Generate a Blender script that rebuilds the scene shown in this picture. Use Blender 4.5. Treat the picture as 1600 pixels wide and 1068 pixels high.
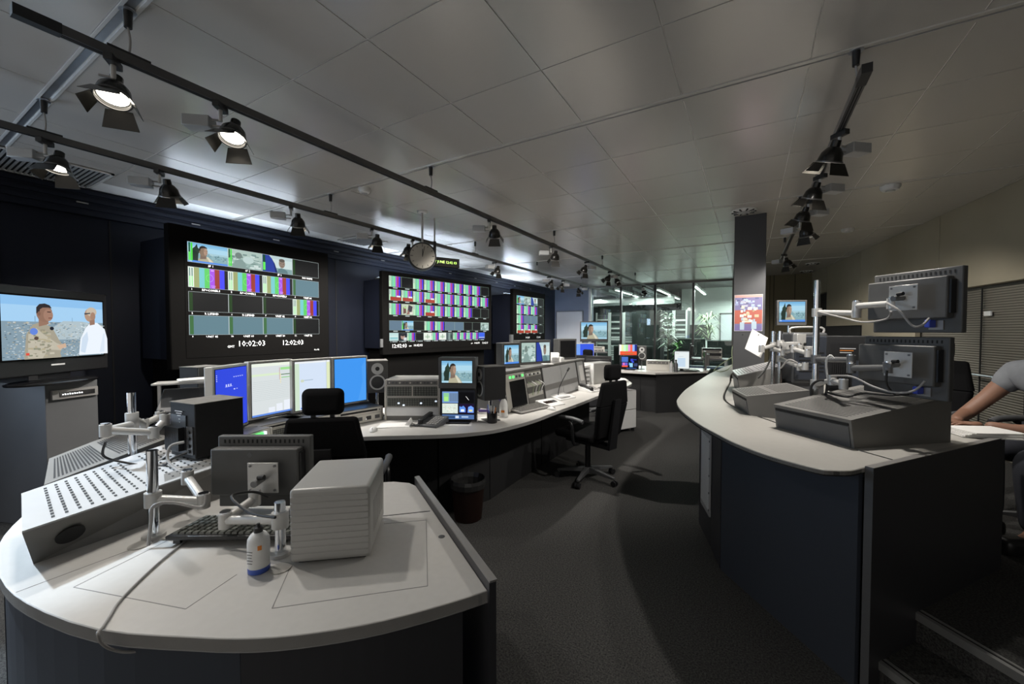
import bpy, math, random
from mathutils import Vector, Matrix

for o in list(bpy.data.objects):
    bpy.data.objects.remove(o)
S = bpy.context.scene
COL = S.collection
R = math.radians
random.seed(7)

# ------------------------------------------------------------------ camera, world, exposure
F, CX, CY, HC = 629.0, 800.0, 534.0, 1.5
YAW = R(30.5)
PIT = math.atan(17 / 629.0)
cam_d = bpy.data.cameras.new('camera')
cam_d.sensor_width = 36.0
cam_d.lens = 36.0 * F / 1600.0
cam_d.clip_start = 0.02
cam = bpy.data.objects.new('camera', cam_d)
COL.objects.link(cam)
cam.location = (0, 0, HC)
cam.rotation_euler = (R(90) - PIT, 0, YAW)
S.camera = cam

W = bpy.data.worlds.new('world')
S.world = W
W.use_nodes = True
bg = W.node_tree.nodes['Background']
bg.inputs[0].default_value = (1.0, 0.95, 0.88, 1)
bg.inputs[1].default_value = 0.50
vs = S.view_settings
vs.view_transform = 'Standard'
vs.look = 'None'
vs.gamma = 1.0
vs.use_curve_mapping = False
vs.exposure = 0.22
SPOT_W = 62.0          # watts of one track lamp

FW = Vector((-math.sin(YAW) * math.cos(PIT), math.cos(YAW) * math.cos(PIT), -math.sin(PIT)))
RT = Vector((math.cos(YAW), math.sin(YAW), 0))
UP = RT.cross(FW)
def at(px, py, d):
    """world point seen at a pixel of the 1600x1068 frame, d metres ahead"""
    return Vector((0, 0, HC)) + (FW + RT * ((px - CX) / F) + UP * ((CY - py) / F)) * d
def az(px, py, z):
    r = FW + RT * ((px - CX) / F) + UP * ((CY - py) / F)
    return Vector((0, 0, HC)) + r * ((z - HC) / r.z)

def area_light(name, loc, rot, sx, sy, power, col):
    l = bpy.data.lights.new(name, 'AREA')
    l.shape = 'RECTANGLE'; l.size = sx; l.size_y = sy; l.energy = power; l.color = col
    o = bpy.data.objects.new(name, l); COL.objects.link(o)
    o.location = loc; o.rotation_euler = rot
    return o
# daylight through the window in the left wall, behind the camera
area_light('window_daylight', (-5.3, -1.2, 1.5), (0, R(-90), 0), 1.5, 1.8, 50, (0.58, 0.76, 1.0))
# fluorescent tubes of the machine room behind the glass are in their own builder below

# ------------------------------------------------------------------ materials
MATS = {}
def lin(h):
    if isinstance(h, str):
        h = h.lstrip('#')
        c = [int(h[i:i + 2], 16) / 255 for i in (0, 2, 4)]
        return tuple(((x + .055) / 1.055) ** 2.4 if x > .04045 else x / 12.92 for x in c)
    return h
def mat(name, col, rough=.5, metal=0., var=.12, scale=30., bump=0., spec=.5, emit=None, es=1., stretch=None):
    m = bpy.data.materials.new(name); m.use_nodes = True
    nt = m.node_tree; n = nt.nodes; L = nt.links
    p = n['Principled BSDF']
    c = lin(col)
    p.inputs['Roughness'].default_value = rough
    p.inputs['Metallic'].default_value = metal
    p.inputs['Specular IOR Level'].default_value = spec
    tc = n.new('ShaderNodeTexCoord'); nz = n.new('ShaderNodeTexNoise')
    nz.inputs['Scale'].default_value = scale; nz.inputs['Detail'].default_value = 3
    src = tc.outputs['Object']
    if stretch:
        mp = n.new('ShaderNodeMapping'); mp.inputs['Scale'].default_value = stretch
        L.new(src, mp.inputs['Vector']); src = mp.outputs['Vector']
    L.new(src, nz.inputs['Vector'])
    mx = n.new('ShaderNodeMix'); mx.data_type = 'RGBA'
    mx.inputs['A'].default_value = (*[x * (1 - var) for x in c], 1)
    mx.inputs['B'].default_value = (*[min(1, x * (1 + var)) for x in c], 1)
    L.new(nz.outputs['Fac'], mx.inputs['Factor'])
    L.new(mx.outputs['Result'], p.inputs['Base Color'])
    if bump:
        b = n.new('ShaderNodeBump'); b.inputs['Strength'].default_value = bump; b.inputs['Distance'].default_value = .004
        L.new(nz.outputs['Fac'], b.inputs['Height']); L.new(b.outputs['Normal'], p.inputs['Normal'])
    if emit:
        p.inputs['Emission Color'].default_value = (*lin(emit), 1)
        p.inputs['Emission Strength'].default_value = es
    MATS[name] = m
    return m

def carpet_mat():
    m = mat('carpet', (.026, .0255, .025), .95, 0, .3, 60, 0, .15)
    nt = m.node_tree; n = nt.nodes; L = nt.links; p = n['Principled BSDF']
    tc = n.new('ShaderNodeTexCoord')
    a = n.new('ShaderNodeTexNoise'); a.inputs['Scale'].default_value = 120; a.inputs['Detail'].default_value = 4
    a.inputs['Roughness'].default_value = .75
    L.new(tc.outputs['Object'], a.inputs['Vector'])
    cr = n.new('ShaderNodeValToRGB')
    cr.color_ramp.elements[0].position = .36; cr.color_ramp.elements[0].color = (.016, .016, .017, 1)
    cr.color_ramp.elements[1].position = .66; cr.color_ramp.elements[1].color = (.092, .090, .085, 1)
    L.new(a.outputs['Fac'], cr.inputs['Fac']); L.new(cr.outputs['Color'], p.inputs['Base Color'])
    b = n.new('ShaderNodeBump'); b.inputs['Strength'].default_value = .6; b.inputs['Distance'].default_value = .006
    L.new(a.outputs['Fac'], b.inputs['Height']); L.new(b.outputs['Normal'], p.inputs['Normal'])
carpet_mat()

def ribbed_mat():
    m = mat('ribbed', (.22, .205, .165), .7, 0, .08, 4)
    nt = m.node_tree; n = nt.nodes; L = nt.links; p = n['Principled BSDF']
    tc = n.new('ShaderNodeTexCoord'); w = n.new('ShaderNodeTexWave')
    w.bands_direction = 'Z'; w.inputs['Scale'].default_value = 12.5
    L.new(tc.outputs['Object'], w.inputs['Vector'])
    cr = n.new('ShaderNodeValToRGB')
    cr.color_ramp.elements[0].color = (.075, .069, .055, 1); cr.color_ramp.elements[1].color = (.18, .167, .135, 1)
    cr.color_ramp.elements[0].position = .1; cr.color_ramp.elements[1].position = .5
    L.new(w.outputs['Fac'], cr.inputs['Fac']); L.new(cr.outputs['Color'], p.inputs['Base Color'])
    b = n.new('ShaderNodeBump'); b.inputs['Strength'].default_value = .5; b.inputs['Distance'].default_value = .01
    L.new(w.outputs['Fac'], b.inputs['Height']); L.new(b.outputs['Normal'], p.inputs['Normal'])
ribbed_mat()

def glass_mat(name, tint, refl=.12):
    m = bpy.data.materials.new(name); m.use_nodes = True
    nt = m.node_tree; n = nt.nodes; L = nt.links
    n.remove(n['Principled BSDF']); out = n['Material Output']
    t = n.new('ShaderNodeBsdfTransparent'); t.inputs[0].default_value = (*tint, 1)
    g = n.new('ShaderNodeBsdfGlossy'); g.inputs['Roughness'].default_value = .02
    f = n.new('ShaderNodeFresnel'); f.inputs[0].default_value = 1.45
    nz = n.new('ShaderNodeTexNoise'); nz.inputs['Scale'].default_value = .6
    ma = n.new('ShaderNodeMath'); ma.operation = 'MULTIPLY_ADD'; ma.inputs[1].default_value = .03; ma.inputs[2].default_value = refl * .4
    L.new(nz.outputs['Fac'], ma.inputs[0])
    ad = n.new('ShaderNodeMath'); ad.operation = 'ADD'; ad.use_clamp = True
    L.new(f.outputs[0], ad.inputs[0]); L.new(ma.outputs[0], ad.inputs[1])
    mx = n.new('ShaderNodeMixShader')
    L.new(ad.outputs[0], mx.inputs[0]); L.new(t.outputs[0], mx.inputs[1]); L.new(g.outputs[0], mx.inputs[2])
    L.new(mx.outputs[0], out.inputs['Surface'])
    MATS[name] = m
glass_mat('glass', (.84, .91, .885))
glass_mat('clear_plastic', (.85, .87, .88), .1)

def screen_mat(name, strength):
    m = bpy.data.materials.new(name); m.use_nodes = True
    nt = m.node_tree; n = nt.nodes; L = nt.links; p = n['Principled BSDF']
    a = n.new('ShaderNodeVertexColor'); a.layer_name = 'Col'
    p.inputs['Base Color'].default_value = (.0008, .0008, .001, 1); p.inputs['Roughness'].default_value = .5
    p.inputs['Specular IOR Level'].default_value = .06
    L.new(a.outputs['Color'], p.inputs['Emission Color']); p.inputs['Emission Strength'].default_value = strength
    MATS[name] = m
screen_mat('screen', 1.0)
def print_mat():
    m = bpy.data.materials.new('print'); m.use_nodes = True
    nt = m.node_tree; n = nt.nodes; L = nt.links; p = n['Principled BSDF']
    a = n.new('ShaderNodeVertexColor'); a.layer_name = 'Col'
    L.new(a.outputs['Color'], p.inputs['Base Color']); p.inputs['Roughness'].default_value = .45
    MATS['print'] = m
print_mat()

mat('ceiling_metal', (.62, .59, .545), .26, .25, .06, 2.5, 0, .6, stretch=(1, .15, 1))
mat('ceiling_back', (.80, .79, .76), .5, 0, .05)
mat('rail_steel', (.55, .58, .62), .28, .8, .12, 20)
mat('rail_white', (.62, .62, .61), .4, .1, .05)
mat('track_grey', (.11, .107, .105), .35, .5, .1)
mat('black_plastic', (.012, .012, .013), .38, 0, .2, 40)
mat('black_matte', (.009, .009, .010), .75, 0, .2, 40)
mat('black_gloss', (.010, .010, .011), .12, 0, .1, 10)
mat('fabric_black', (.0055, .0055, .006), .95, 0, .35, 220, .2, .1)
mat('navy', (.0024, .0042, .0115), .6, 0, .2, 2.0, 0, .3)
mat('navy_panel', (.037, .043, .056), .42, 0, .10, 3)
mat('dark_panel', (.030, .030, .034), .42, 0, .12, 3)
mat('bezel_black', (.0024, .0022, .0021), .8, 0, .15, 20, 0, .08)
mat('slate', (.090, .092, .096), .45, .1, .1, 8)
mat('cabinet_grey', (.085, .086, .09), .5, .05, .1, 6)
mat('console_grey', (.165, .160, .150), .48, .15, .08, 12)
mat('console_pale', (.42, .42, .42), .4, .1, .06, 12)
mat('slot_dark', (.008, .008, .008), .8, 0, .1)
mat('desk_top', (.52, .505, .48), .42, 0, .05, 40)
mat('desk_edge', (.27, .265, .26), .5, 0, .08)
mat('counter_top', (.40, .385, .355), .45, 0, .05, 30)
mat('seam', (.22, .215, .21), .7, 0, .1)
mat('edge_alu', (.30, .29, .28), .4, .5, .06)
mat('white_plastic', (.70, .70, .69), .4, 0, .04)
mat('white_paper', (.75, .74, .72), .8, 0, .05, 12)
mat('pc_case', (.40, .395, .38), .4, .1, .05, 10)
mat('monitor_grey', (.075, .074, .072), .5, 0, .1, 20)
mat('silver_bezel', (.55, .54, .51), .35, .4, .06)
mat('chrome', (.75, .77, .80), .12, 1., .04)
mat('arm_grey', (.52, .51, .49), .35, .3, .06)
mat('arm_dark', (.16, .16, .16), .4, .3, .06)
mat('gear_box', (.40, .405, .41), .4, .2, .06)
mat('lamp_black', (.016, .015, .013), .25, .4, .15)
mat('lamp_lens', (.9, .9, .85), .3, 0, .02, emit=(1.0, .93, .80), es=9.0)
mat('beige_panel', (.33, .295, .22), .85, 0, .07, 3, .1, .2)
mat('olive_panel', (.19, .165, .105), .85, 0, .08, 3, .1, .2)
mat('column_grey', (.045, .046, .050), .55, 0, .08, 3)
mat('cable_grey', (.30, .29, .28), .5, 0, .06)
mat('cable_black', (.012, .012, .012), .5, 0, .1)
mat('blue_plug', (.03, .06, .45), .4, 0, .1)
mat('rack_panel', (.58, .56, .51), .4, .4, .08, 15)
mat('rack_dark', (.17, .165, .155), .4, .4, .1, 15)
mat('button_dark', (.13, .135, .12), .35, 0, .4, 60)
mat('led_green', (.1, .6, .15), .4, emit=(.10, .85, .16), es=1.3)
mat('led_white', (.7, .7, .7), .4, emit=(.7, .8, .95), es=.9)
mat('led_text', (.3, .5, .05), .4, emit=(.25, .50, .06), es=.8)
mat('text_white', (.7, .7, .7), .4, emit=(.80, .86, .90), es=.9)
mat('print_white', (.6, .6, .6), .5)
mat('woofer', (.035, .035, .036), .5, 0, .15)
mat('speaker_ring', (.62, .62, .61), .35, .4, .06)
mat('speaker_dust', (.16, .155, .145), .8, 0, .25, 30)
mat('skin', (.24, .125, .082), .55, 0, .08, 20)
mat('shirt_grey', (.20, .21, .225), .9, 0, .12, 25, .2, .2)
mat('trousers', (.02, .022, .03), .9, 0, .2, 25)
mat('hair_dark', (.02, .015, .012), .6, 0, .3, 60)
mat('orange_plastic', (.013, .0035, .0016), .45, 0, .1)
mat('bag_clear', (.025, .025, .025), .25, 0, .2, 30)
mat('blue_label', (.06, .12, .5), .5, 0, .1)
mat('orange_mark', (.7, .22, .03), .5, 0, .1)
mat('purple', (.10, .06, .28), .5, 0, .1)
mat('machine_wall', (.66, .70, .68), .8, 0, .05)
mat('machine_dark', (.028, .034, .034), .5, 0, .2, 6)
mat('rack_white', (.55, .57, .56), .5, .1, .08)
mat('tray_metal', (.40, .44, .43), .4, .5, .1)
mat('tube_light', (.9, .95, .92), .4, emit=(.92, 1.0, .95), es=4.0)
mat('leaf', (.14, .20, .10), .6, 0, .3, 8)
mat('leaf_bright', (.10, .30, .05), .6, 0, .3, 8)
mat('leaf_pale', (.36, .42, .36), .6, 0, .3, 8)
mat('trunk', (.12, .10, .07), .8, 0, .2)
mat('blue_grey_wall', (.085, .10, .14), .6, 0, .05, 3)
mat('door_white', (.52, .54, .58), .45, 0, .04, 3)
mat('nosing', (.36, .36, .35), .35, .6, .08)
mat('clock_face', (.34, .32, .28), .5, 0, .06, 12)
mat('green_cable', (.30, .36, .22), .5, 0, .1)
mat('blue_desk', (.08, .13, .24), .5, 0, .1)

# ------------------------------------------------------------------ mesh helpers
def rz(a):
    return Matrix.Rotation(R(a), 4, 'Z')
WORLD = {}
class MB:
    def __init__(s):
        s.v = []; s.f = []; s.c = []
    def face(s, pts, col=None):
        i = len(s.v); s.v += [Vector(p) for p in pts]; s.f.append(list(range(i, i + len(pts)))); s.c.append(col)
        return s
    def add(s, vs_, fs, col=None):
        i = len(s.v); s.v += [Vector(p) for p in vs_]
        for f in fs: s.f.append([i + k for k in f]); s.c.append(col)
        return s
    def box(s, c, d, M=None, taper=None):
        x, y, z = d[0] / 2, d[1] / 2, d[2] / 2
        t = taper or (1, 1)
        P = [(-x, -y, -z), (x, -y, -z), (x, y, -z), (-x, y, -z), (-x * t[0], -y * t[1], z), (x * t[0], -y * t[1], z), (x * t[0], y * t[1], z), (-x * t[0], y * t[1], z)]
        c = Vector(c)
        P = [(M @ Vector(p) if M else Vector(p)) + c for p in P]
        return s.add(P, [(0, 3, 2, 1), (4, 5, 6, 7), (0, 1, 5, 4), (1, 2, 6, 5), (2, 3, 7, 6), (3, 0, 4, 7)])
    def bb(s, x0, x1, y0, y1, z0, z1):
        return s.box(((x0 + x1) / 2, (y0 + y1) / 2, (z0 + z1) / 2), (abs(x1 - x0), abs(y1 - y0), abs(z1 - z0)))
    def hexa(s, P):   # 8 points: bottom loop 0-3 ccw, top loop 4-7
        return s.add(P, [(0, 3, 2, 1), (4, 5, 6, 7), (0, 1, 5, 4), (1, 2, 6, 5), (2, 3, 7, 6), (3, 0, 4, 7)])
    def prism(s, poly, z0, z1):
        a = sum(poly[i][0] * poly[(i + 1) % len(poly)][1] - poly[(i + 1) % len(poly)][0] * poly[i][1] for i in range(len(poly)))
        if a < 0: poly = poly[::-1]
        n = len(poly)
        P = [(p[0], p[1], z0) for p in poly] + [(p[0], p[1], z1) for p in poly]
        return s.add(P, [list(range(n))[::-1], list(range(n, 2 * n))] + [(i, (i + 1) % n, n + (i + 1) % n, n + i) for i in range(n)])
    def strip(s, line, t, z0, z1):
        """vertical panel of thickness t along a polyline"""
        L = [Vector((p[0], p[1])) for p in line]; off = []
        for i, p in enumerate(L):
            d = (L[min(i + 1, len(L) - 1)] - L[max(i - 1, 0)]).normalized()
            off.append(p + Vector((-d.y, d.x)) * t)
        return s.prism([tuple(p) for p in L] + [tuple(p) for p in off[::-1]], z0, z1)
    def cyl(s, a, b, r, r2=None, n=14, caps=True):
        a = Vector(a); b = Vector(b); r2 = r if r2 is None else r2
        d = (b - a).normalized(); u = d.orthogonal().normalized(); w = d.cross(u)
        P = []
        for q, rr in ((a, r), (b, r2)):
            for i in range(n):
                t = 2 * math.pi * i / n; P.append(q + u * (rr * math.cos(t)) + w * (rr * math.sin(t)))
        fs = [(i, (i + 1) % n, n + (i + 1) % n, n + i) for i in range(n)]
        if caps: fs += [list(range(n))[::-1], list(range(n, 2 * n))]
        return s.add(P, fs)
    def tube(s, pts, r, n=8):
        pts = [Vector(p) for p in pts]; P = []; prev = None
        rr = r if isinstance(r, (list, tuple)) else [r] * len(pts)
        for i, p in enumerate(pts):
            d = (pts[min(i + 1, len(pts) - 1)] - pts[max(i - 1, 0)]).normalized()
            u = (prev - d * prev.dot(d)) if prev is not None else d.orthogonal()
            u = u.normalized(); prev = u; w = d.cross(u)
            for k in range(n):
                t = 2 * math.pi * k / n; P.append(p + (u * math.cos(t) + w * math.sin(t)) * rr[i])
        m = len(pts)
        fs = [(i * n + k, i * n + (k + 1) % n, (i + 1) * n + (k + 1) % n, (i + 1) * n + k) for i in range(m - 1) for k in range(n)]
        fs += [list(range(n))[::-1], list(range((m - 1) * n, m * n))]
        return s.add(P, fs)
    def lathe(s, prof, c=(0, 0, 0), M=None, n=20, caps=True):
        P = []; c = Vector(c)
        for r, z in prof:
            for k in range(n):
                t = 2 * math.pi * k / n; q = Vector((r * math.cos(t), r * math.sin(t), z)); P.append((M @ q if M else q) + c)
        m = len(prof)
        fs = [(i * n + k, i * n + (k + 1) % n, (i + 1) * n + (k + 1) % n, (i + 1) * n + k) for i in range(m - 1) for k in range(n)]
        if caps and prof[0][0] > 1e-6: fs.append(list(range(n))[::-1])
        if caps and prof[-1][0] > 1e-6: fs.append(list(range((m - 1) * n, m * n)))
        return s.add(P, fs)
    def build(s, name, m, parent=None, bevel=0, smooth=False, seg=2, label=None, kind=None):
        me = bpy.data.meshes.new(name)
        off = Vector((0, 0, 0)); r = parent
        while r is not None:
            if r.name in WORLD: off = WORLD[r.name]
            r = r.parent
        me.from_pydata([tuple(p - off) for p in s.v], [], s.f)
        if any(c is not None for c in s.c):
            at_ = me.color_attributes.new('Col', 'FLOAT_COLOR', 'CORNER')
            k = 0; vals = []
            for f, c in zip(s.f, s.c):
                q = lin(c) if c is not None else (0, 0, 0)
                vals += [q[0], q[1], q[2], 1.0] * len(f)
            at_.data.foreach_set('color', vals)
        me.materials.append(MATS[m]); me.validate(); me.update()
        o = bpy.data.objects.new(name, me); COL.objects.link(o)
        if parent is not None: o.parent = parent
        if smooth:
            for p in me.polygons: p.use_smooth = True
            me.set_sharp_from_angle(angle=R(40))
        if bevel:
            b = o.modifiers.new('bevel', 'BEVEL'); b.width = bevel; b.segments = seg; b.limit_method = 'ANGLE'; b.angle_limit = R(40)
            if seg > 1:
                for p in me.polygons: p.use_smooth = True
                me.set_sharp_from_angle(angle=R(60))
        if label: o['label'] = label
        if kind: o['kind'] = kind
        return o
def tag(o, label, cat, group=None, kind=None):
    o['label'] = label; o['category'] = cat
    if group: o['group'] = group
    if kind: o['kind'] = kind
    return o
def struct(o, label=None):
    o['kind'] = 'structure'
    if label: o['label'] = label
    return o
def thing(name, label, cat, loc=(0, 0, 0), rot=0, group=None, world=False):
    o = bpy.data.objects.new(name, None); o.empty_display_size = .05
    COL.objects.link(o); o.location = loc; o.rotation_euler = (0, 0, R(rot))
    if world: WORLD[o.name] = Vector(loc); o.rotation_euler = (0, 0, 0)
    return tag(o, label, cat, group)
def copy_tree(o, parent=None):
    c = o.copy(); COL.objects.link(c)
    if parent is not None: c.parent = parent
    for ch in list(o.children): copy_tree(ch, c)
    return c
def smooth_line(P, k=6):
    """Catmull-Rom through points"""
    P = [Vector(p) for p in P]; out = []
    for i in range(len(P) - 1):
        a, b, c, d = P[max(i - 1, 0)], P[i], P[i + 1], P[min(i + 2, len(P) - 1)]
        for j in range(k):
            t = j / k
            out.append(.5 * ((2 * b) + (c - a) * t + (2 * a - 5 * b + 4 * c - d) * t * t + (3 * b - a - 3 * c + d) * t ** 3))
    out.append(P[-1])
    return out
def text(s_, size, name, m, parent, M, align='CENTER'):
    """flat lettering as a mesh; M maps text plane to parent space"""
    cu = bpy.data.curves.new('t', 'FONT'); cu.body = s_; cu.size = size; cu.align_x = align; cu.resolution_u = 1
    t = bpy.data.objects.new('t', cu); COL.objects.link(t)
    dg = bpy.context.evaluated_depsgraph_get()
    me = bpy.data.meshes.new_from_object(t.evaluated_get(dg))
    bpy.data.objects.remove(t); bpy.data.curves.remove(cu)
    me.transform(M); me.materials.clear(); me.materials.append(MATS[m])
    o = bpy.data.objects.new(name, me); COL.objects.link(o); o.parent = parent
    return o
def TM(x, y, z):   # lettering standing on a surface that faces local -Y
    return Matrix.Translation((x, y, z)) @ Matrix.Rotation(R(90), 4, 'X')
# ------------------------------------------------------------------ the room
HC2 = 2.85
fl = struct(MB().bb(-5.6, 3.6, -3.0, 19.0, -.05, 0).build('floor', 'carpet'), 'dark grey carpet floor of the control room')

def wall_x(y):      # right wall line
    return 1.32 + (11.65 - y) * .1335
ceil = struct(MB().bb(-5.6, 3.6, -3.0, 12.1, 2.8545, 2.90).build('ceiling', 'ceiling_back'), 'suspended ceiling of grey metal tiles')
RAILS = [.67, 2.54, 4.97, 7.02, 9.42]
ys = [-1.75, -1.15, -.55, .07, .67, 1.30, 1.905, 2.54, 3.14, 3.74, 4.35, 4.97, 5.65, 6.33, 7.02, 7.62, 8.22, 8.82, 9.42, 10.06, 10.70, 11.34, 12.0]
xs = [.243 + .595 * k for k in range(-10, 6)]
tile_mesh = {}
for i in range(len(xs) - 1):
    for j in range(len(ys) - 1):
        x0, x1, y0, y1 = xs[i], xs[i + 1], ys[j], ys[j + 1]
        if x0 < -5.6 or x0 > wall_x(y1) or y1 < -.0: continue
        if x0 > 2.2 and y1 < 1.4: continue
        g = .0035
        a0 = y0 + (.034 if y0 in RAILS else g); a1 = y1 - (.034 if y1 in RAILS else g)
        w = x1 - x0 - 2 * g; d = a1 - a0
        key = round(d, 3)
        if key not in tile_mesh:
            o = MB().box((0, 0, .002), (w, d, .004)).build('ceiling_tile', 'ceiling_metal', ceil)
            tile_mesh[key] = o.data
        else:
            o = bpy.data.objects.new('ceiling_tile', tile_mesh[key]); COL.objects.link(o); o.parent = ceil
        o.location = ((x0 + x1) / 2, (a0 + a1) / 2, HC2)
for y in RAILS:
    x1 = min(wall_x(y), 2.6)
    hw = .014 if y < 1 else .007
    MB().bb(-5.45, x1, y - hw, y + hw, 2.8525, 2.8545).build('rail_channel', 'rail_steel' if y < 1 else 'track_grey', ceil)
    for s in (-1, 1):
        a, b = sorted((y + s * hw, y + s * .031))
        if y < 1: a, b = y + s * .026 - .006, y + s * .026 + .006
        MB().bb(-5.45, x1, a, b, 2.844, 2.86).build('rail_lip', 'rail_white' if y < 1 else 'ceiling_metal', ceil)

# left wall (navy) with a window opening behind the camera
wl = struct(MB().bb(-5.7, -5.52, -.2, 12.2, 0, 2.9).bb(-5.7, -5.52, -3, -2.2, 0, 2.9).bb(-5.7, -5.52, -2.2, -.2, 0, .7).bb(-5.7, -5.52, -2.2, -.2, 2.3, 2.9).build('wall_left', 'navy'), 'dark navy wall behind the video displays')
for y in (.75, 1.45, 4.0, 6.95, 7.6, 10.2):
    MB().bb(-5.52, -5.512, y - .006, y + .006, 0, 2.62).build('panel_joint', 'slot_dark', wl)
win = struct(MB().bb(-5.66, -5.56, -2.2, -2.14, .7, 2.3).bb(-5.66, -5.56, -.26, -.2, .7, 2.3).bb(-5.66, -5.56, -2.2, -.2, .7, .76).bb(-5.66, -5.56, -2.2, -.2, 2.24, 2.3).build('window_2', 'edge_alu'), 'window in the left wall behind the camera')
MB().bb(-5.62, -5.61, -2.14, -.26, .76, 2.24).build('pane', 'glass', win)
tr = struct(MB().bb(-5.52, -5.44, -.2, 11.6, 2.60, 2.85).build('trim_1', 'navy'), 'dark navy trunking along the top of the wall')
for z in (2.815, 2.745, 2.675):
    MB().bb(-5.44, -5.418, -.2, 11.6, z - .018, z + .018).build('trunking_rail', 'navy', tr)
for k in range(12):
    MB().bb(-5.418, -5.41, .3 + k * .9, .38 + k * .9, 2.70, 2.712).build('clip', 'edge_alu', tr)

# end wall with door
we = struct(MB().bb(-5.6, -4.24, 12.15, 12.25, 0, 2.9).build('wall_end', 'blue_grey_wall'), 'navy end wall beside the glass partition')
dr = struct(MB().bb(-5.43, -4.56, 12.11, 12.15, 0, 2.12).build('door_1', 'door_white'), 'pale flush door in the navy end wall')
MB().bb(-5.46, -5.43, 12.10, 12.15, 0, 2.15).bb(-4.56, -4.53, 12.10, 12.15, 0, 2.15).bb(-5.46, -4.53, 12.10, 12.15, 2.12, 2.15).build('door_frame', 'slate', dr)
MB().cyl((-4.66, 12.06, 1.02), (-4.78, 12.06, 1.02), .011).build('door_handle', 'chrome', dr)

# glass partition
gp = struct(MB().bb(-4.24, .3, 11.86, 11.94, 2.80, 2.86).bb(-4.24, .3, 11.86, 11.94, 0, .06).build('window_1', 'track_grey'), 'floor to ceiling glass partition with dark mullions')
for x, w_, m_ in ((-4.22, .07, 'edge_alu'), (-3.27, .05, 'black_plastic'), (-2.30, .05, 'black_plastic'), (-1.31, .055, 'black_plastic'), (-.36, .06, 'track_grey')):
    MB().bb(x - w_ / 2, x + w_ / 2, 11.85, 11.95, .06, 2.80).build('mullion', m_, gp)
px_ = [-4.19, -3.295, -3.245, -2.325, -2.275, -1.338, -1.282, -.39]
for k in range(4):
    MB().bb(px_[2 * k], px_[2 * k + 1], 11.895, 11.905, .06, 2.80).build('pane', 'glass', gp)

# right end wall, right wall
wr_e = struct(MB().bb(-.33, 1.5, 11.66, 11.76, 0, 2.9).build('wall_back', 'olive_panel'), 'olive brown panelled wall beyond the column')
for x in (.42, .50, .92):
    MB().bb(x - .005, x + .005, 11.652, 11.66, 0, 2.85).build('panel_joint', 'slot_dark', wr_e)
def wr(y, d=0):     # point on right wall, d metres into the room
    return (wall_x(y) - d * .991, y - d * .132)
wrl = struct(MB().prism([wr(11.65, -.02), wr(-3, -.02), (wr(-3)[0] + .2, -3), (wr(11.65)[0] + .2, 11.65)], 0, 2.9).build('wall_right', 'ribbed'), 'ribbed beige blind wall on the right')
for a, b, z0 in ((10.6, 8.9, 1.60), (8.9, 6.65, 1.96), (6.65, 4.4, 1.96), (4.4, 2.2, 1.96), (2.2, -.5, 1.96)):
    MB().prism([wr(a - .006, .0), wr(b + .006, .0), wr(b + .006, .08), wr(a - .006, .08)], z0, 2.85).build('upholstered_panel', 'beige_panel', wrl, bevel=.004)
MB().prism([wr(11.64, .0), wr(10.61, .0), wr(10.61, .08), wr(11.64, .08)], 2.32, 2.85).build('upholstered_panel', 'beige_panel', wrl)
MB().prism([wr(11.64, .0), wr(8.95, .0), wr(8.95, .05), wr(11.64, .05)], 0, 2.3).build('dark_recess', 'black_matte', wrl)
MB().prism([wr(8.88, .0), wr(7.2, .0), wr(7.2, .05), wr(8.88, .05)], .25, 1.93).build('upholstered_panel', 'beige_panel', wrl)
for y in (6.05, 5.45, 4.2, 3.6):
    MB().prism([wr(y, 0), wr(y - .012, 0), wr(y - .012, .01), wr(y, .01)], .25, 1.94).build('door_joint', 'slot_dark', wrl)
p = wr(6.02, .03); q = wr(5.62, .03)
MB().cyl((wr(6.15, .05)[0], wr(6.15, .05)[1], 1.05), (wr(5.72, .05)[0], wr(5.72, .05)[1], 1.05), .012).build('door_handle', 'rail_steel', wrl)
MB().prism([wr(6.0, .0), wr(5.9, .0), wr(5.9, .012), wr(6.0, .012)], 1.655, 1.70).build('sign_plate', 'white_plastic', wrl)

# raised platform with two carpeted steps
NOS = Vector((.65, -.76)).normalized()
A1 = Vector((.655, 2.43)); A0 = Vector((.485, 2.20))
B1 = A1 + NOS * 3.2; B0 = A0 + NOS * 3.2
pf = struct(MB().prism([tuple(A1), tuple(B1), (3.6, 1.5), (3.6, 4), (1.45, 11.6), (.1, 11.6), (.05, 8), (.0, 5.2), (.0, 3.6), (.2, 2.95)], 0, .25).build('floor_platform', 'carpet'), 'raised carpeted platform behind the counter')
st = struct(MB().prism([tuple(A0), tuple(B0), tuple(B1), tuple(A1)], 0, .12).build('step_1', 'carpet'), 'low carpeted step up to the platform')
def nosing(a, b, z, par):
    n = Vector((NOS.y, -NOS.x)) * -.001
    t = Vector((-NOS.y, NOS.x))     # towards the platform
    for k, (o0, o1, h0, m_) in enumerate(((-.008, .012, .004, 'nosing'), (.016, .022, .003, 'slot_dark'), (.026, .038, .004, 'nosing'))):
        MB().prism([tuple(a + t * o0), tuple(b + t * o0), tuple(b + t * o1), tuple(a + t * o1)], z - (.03 if k == 0 else 0), z + h0).build('nosing_strip', m_, par)
nosing(A1, B1, .25, pf); nosing(A0, B0, .12, st)

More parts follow.
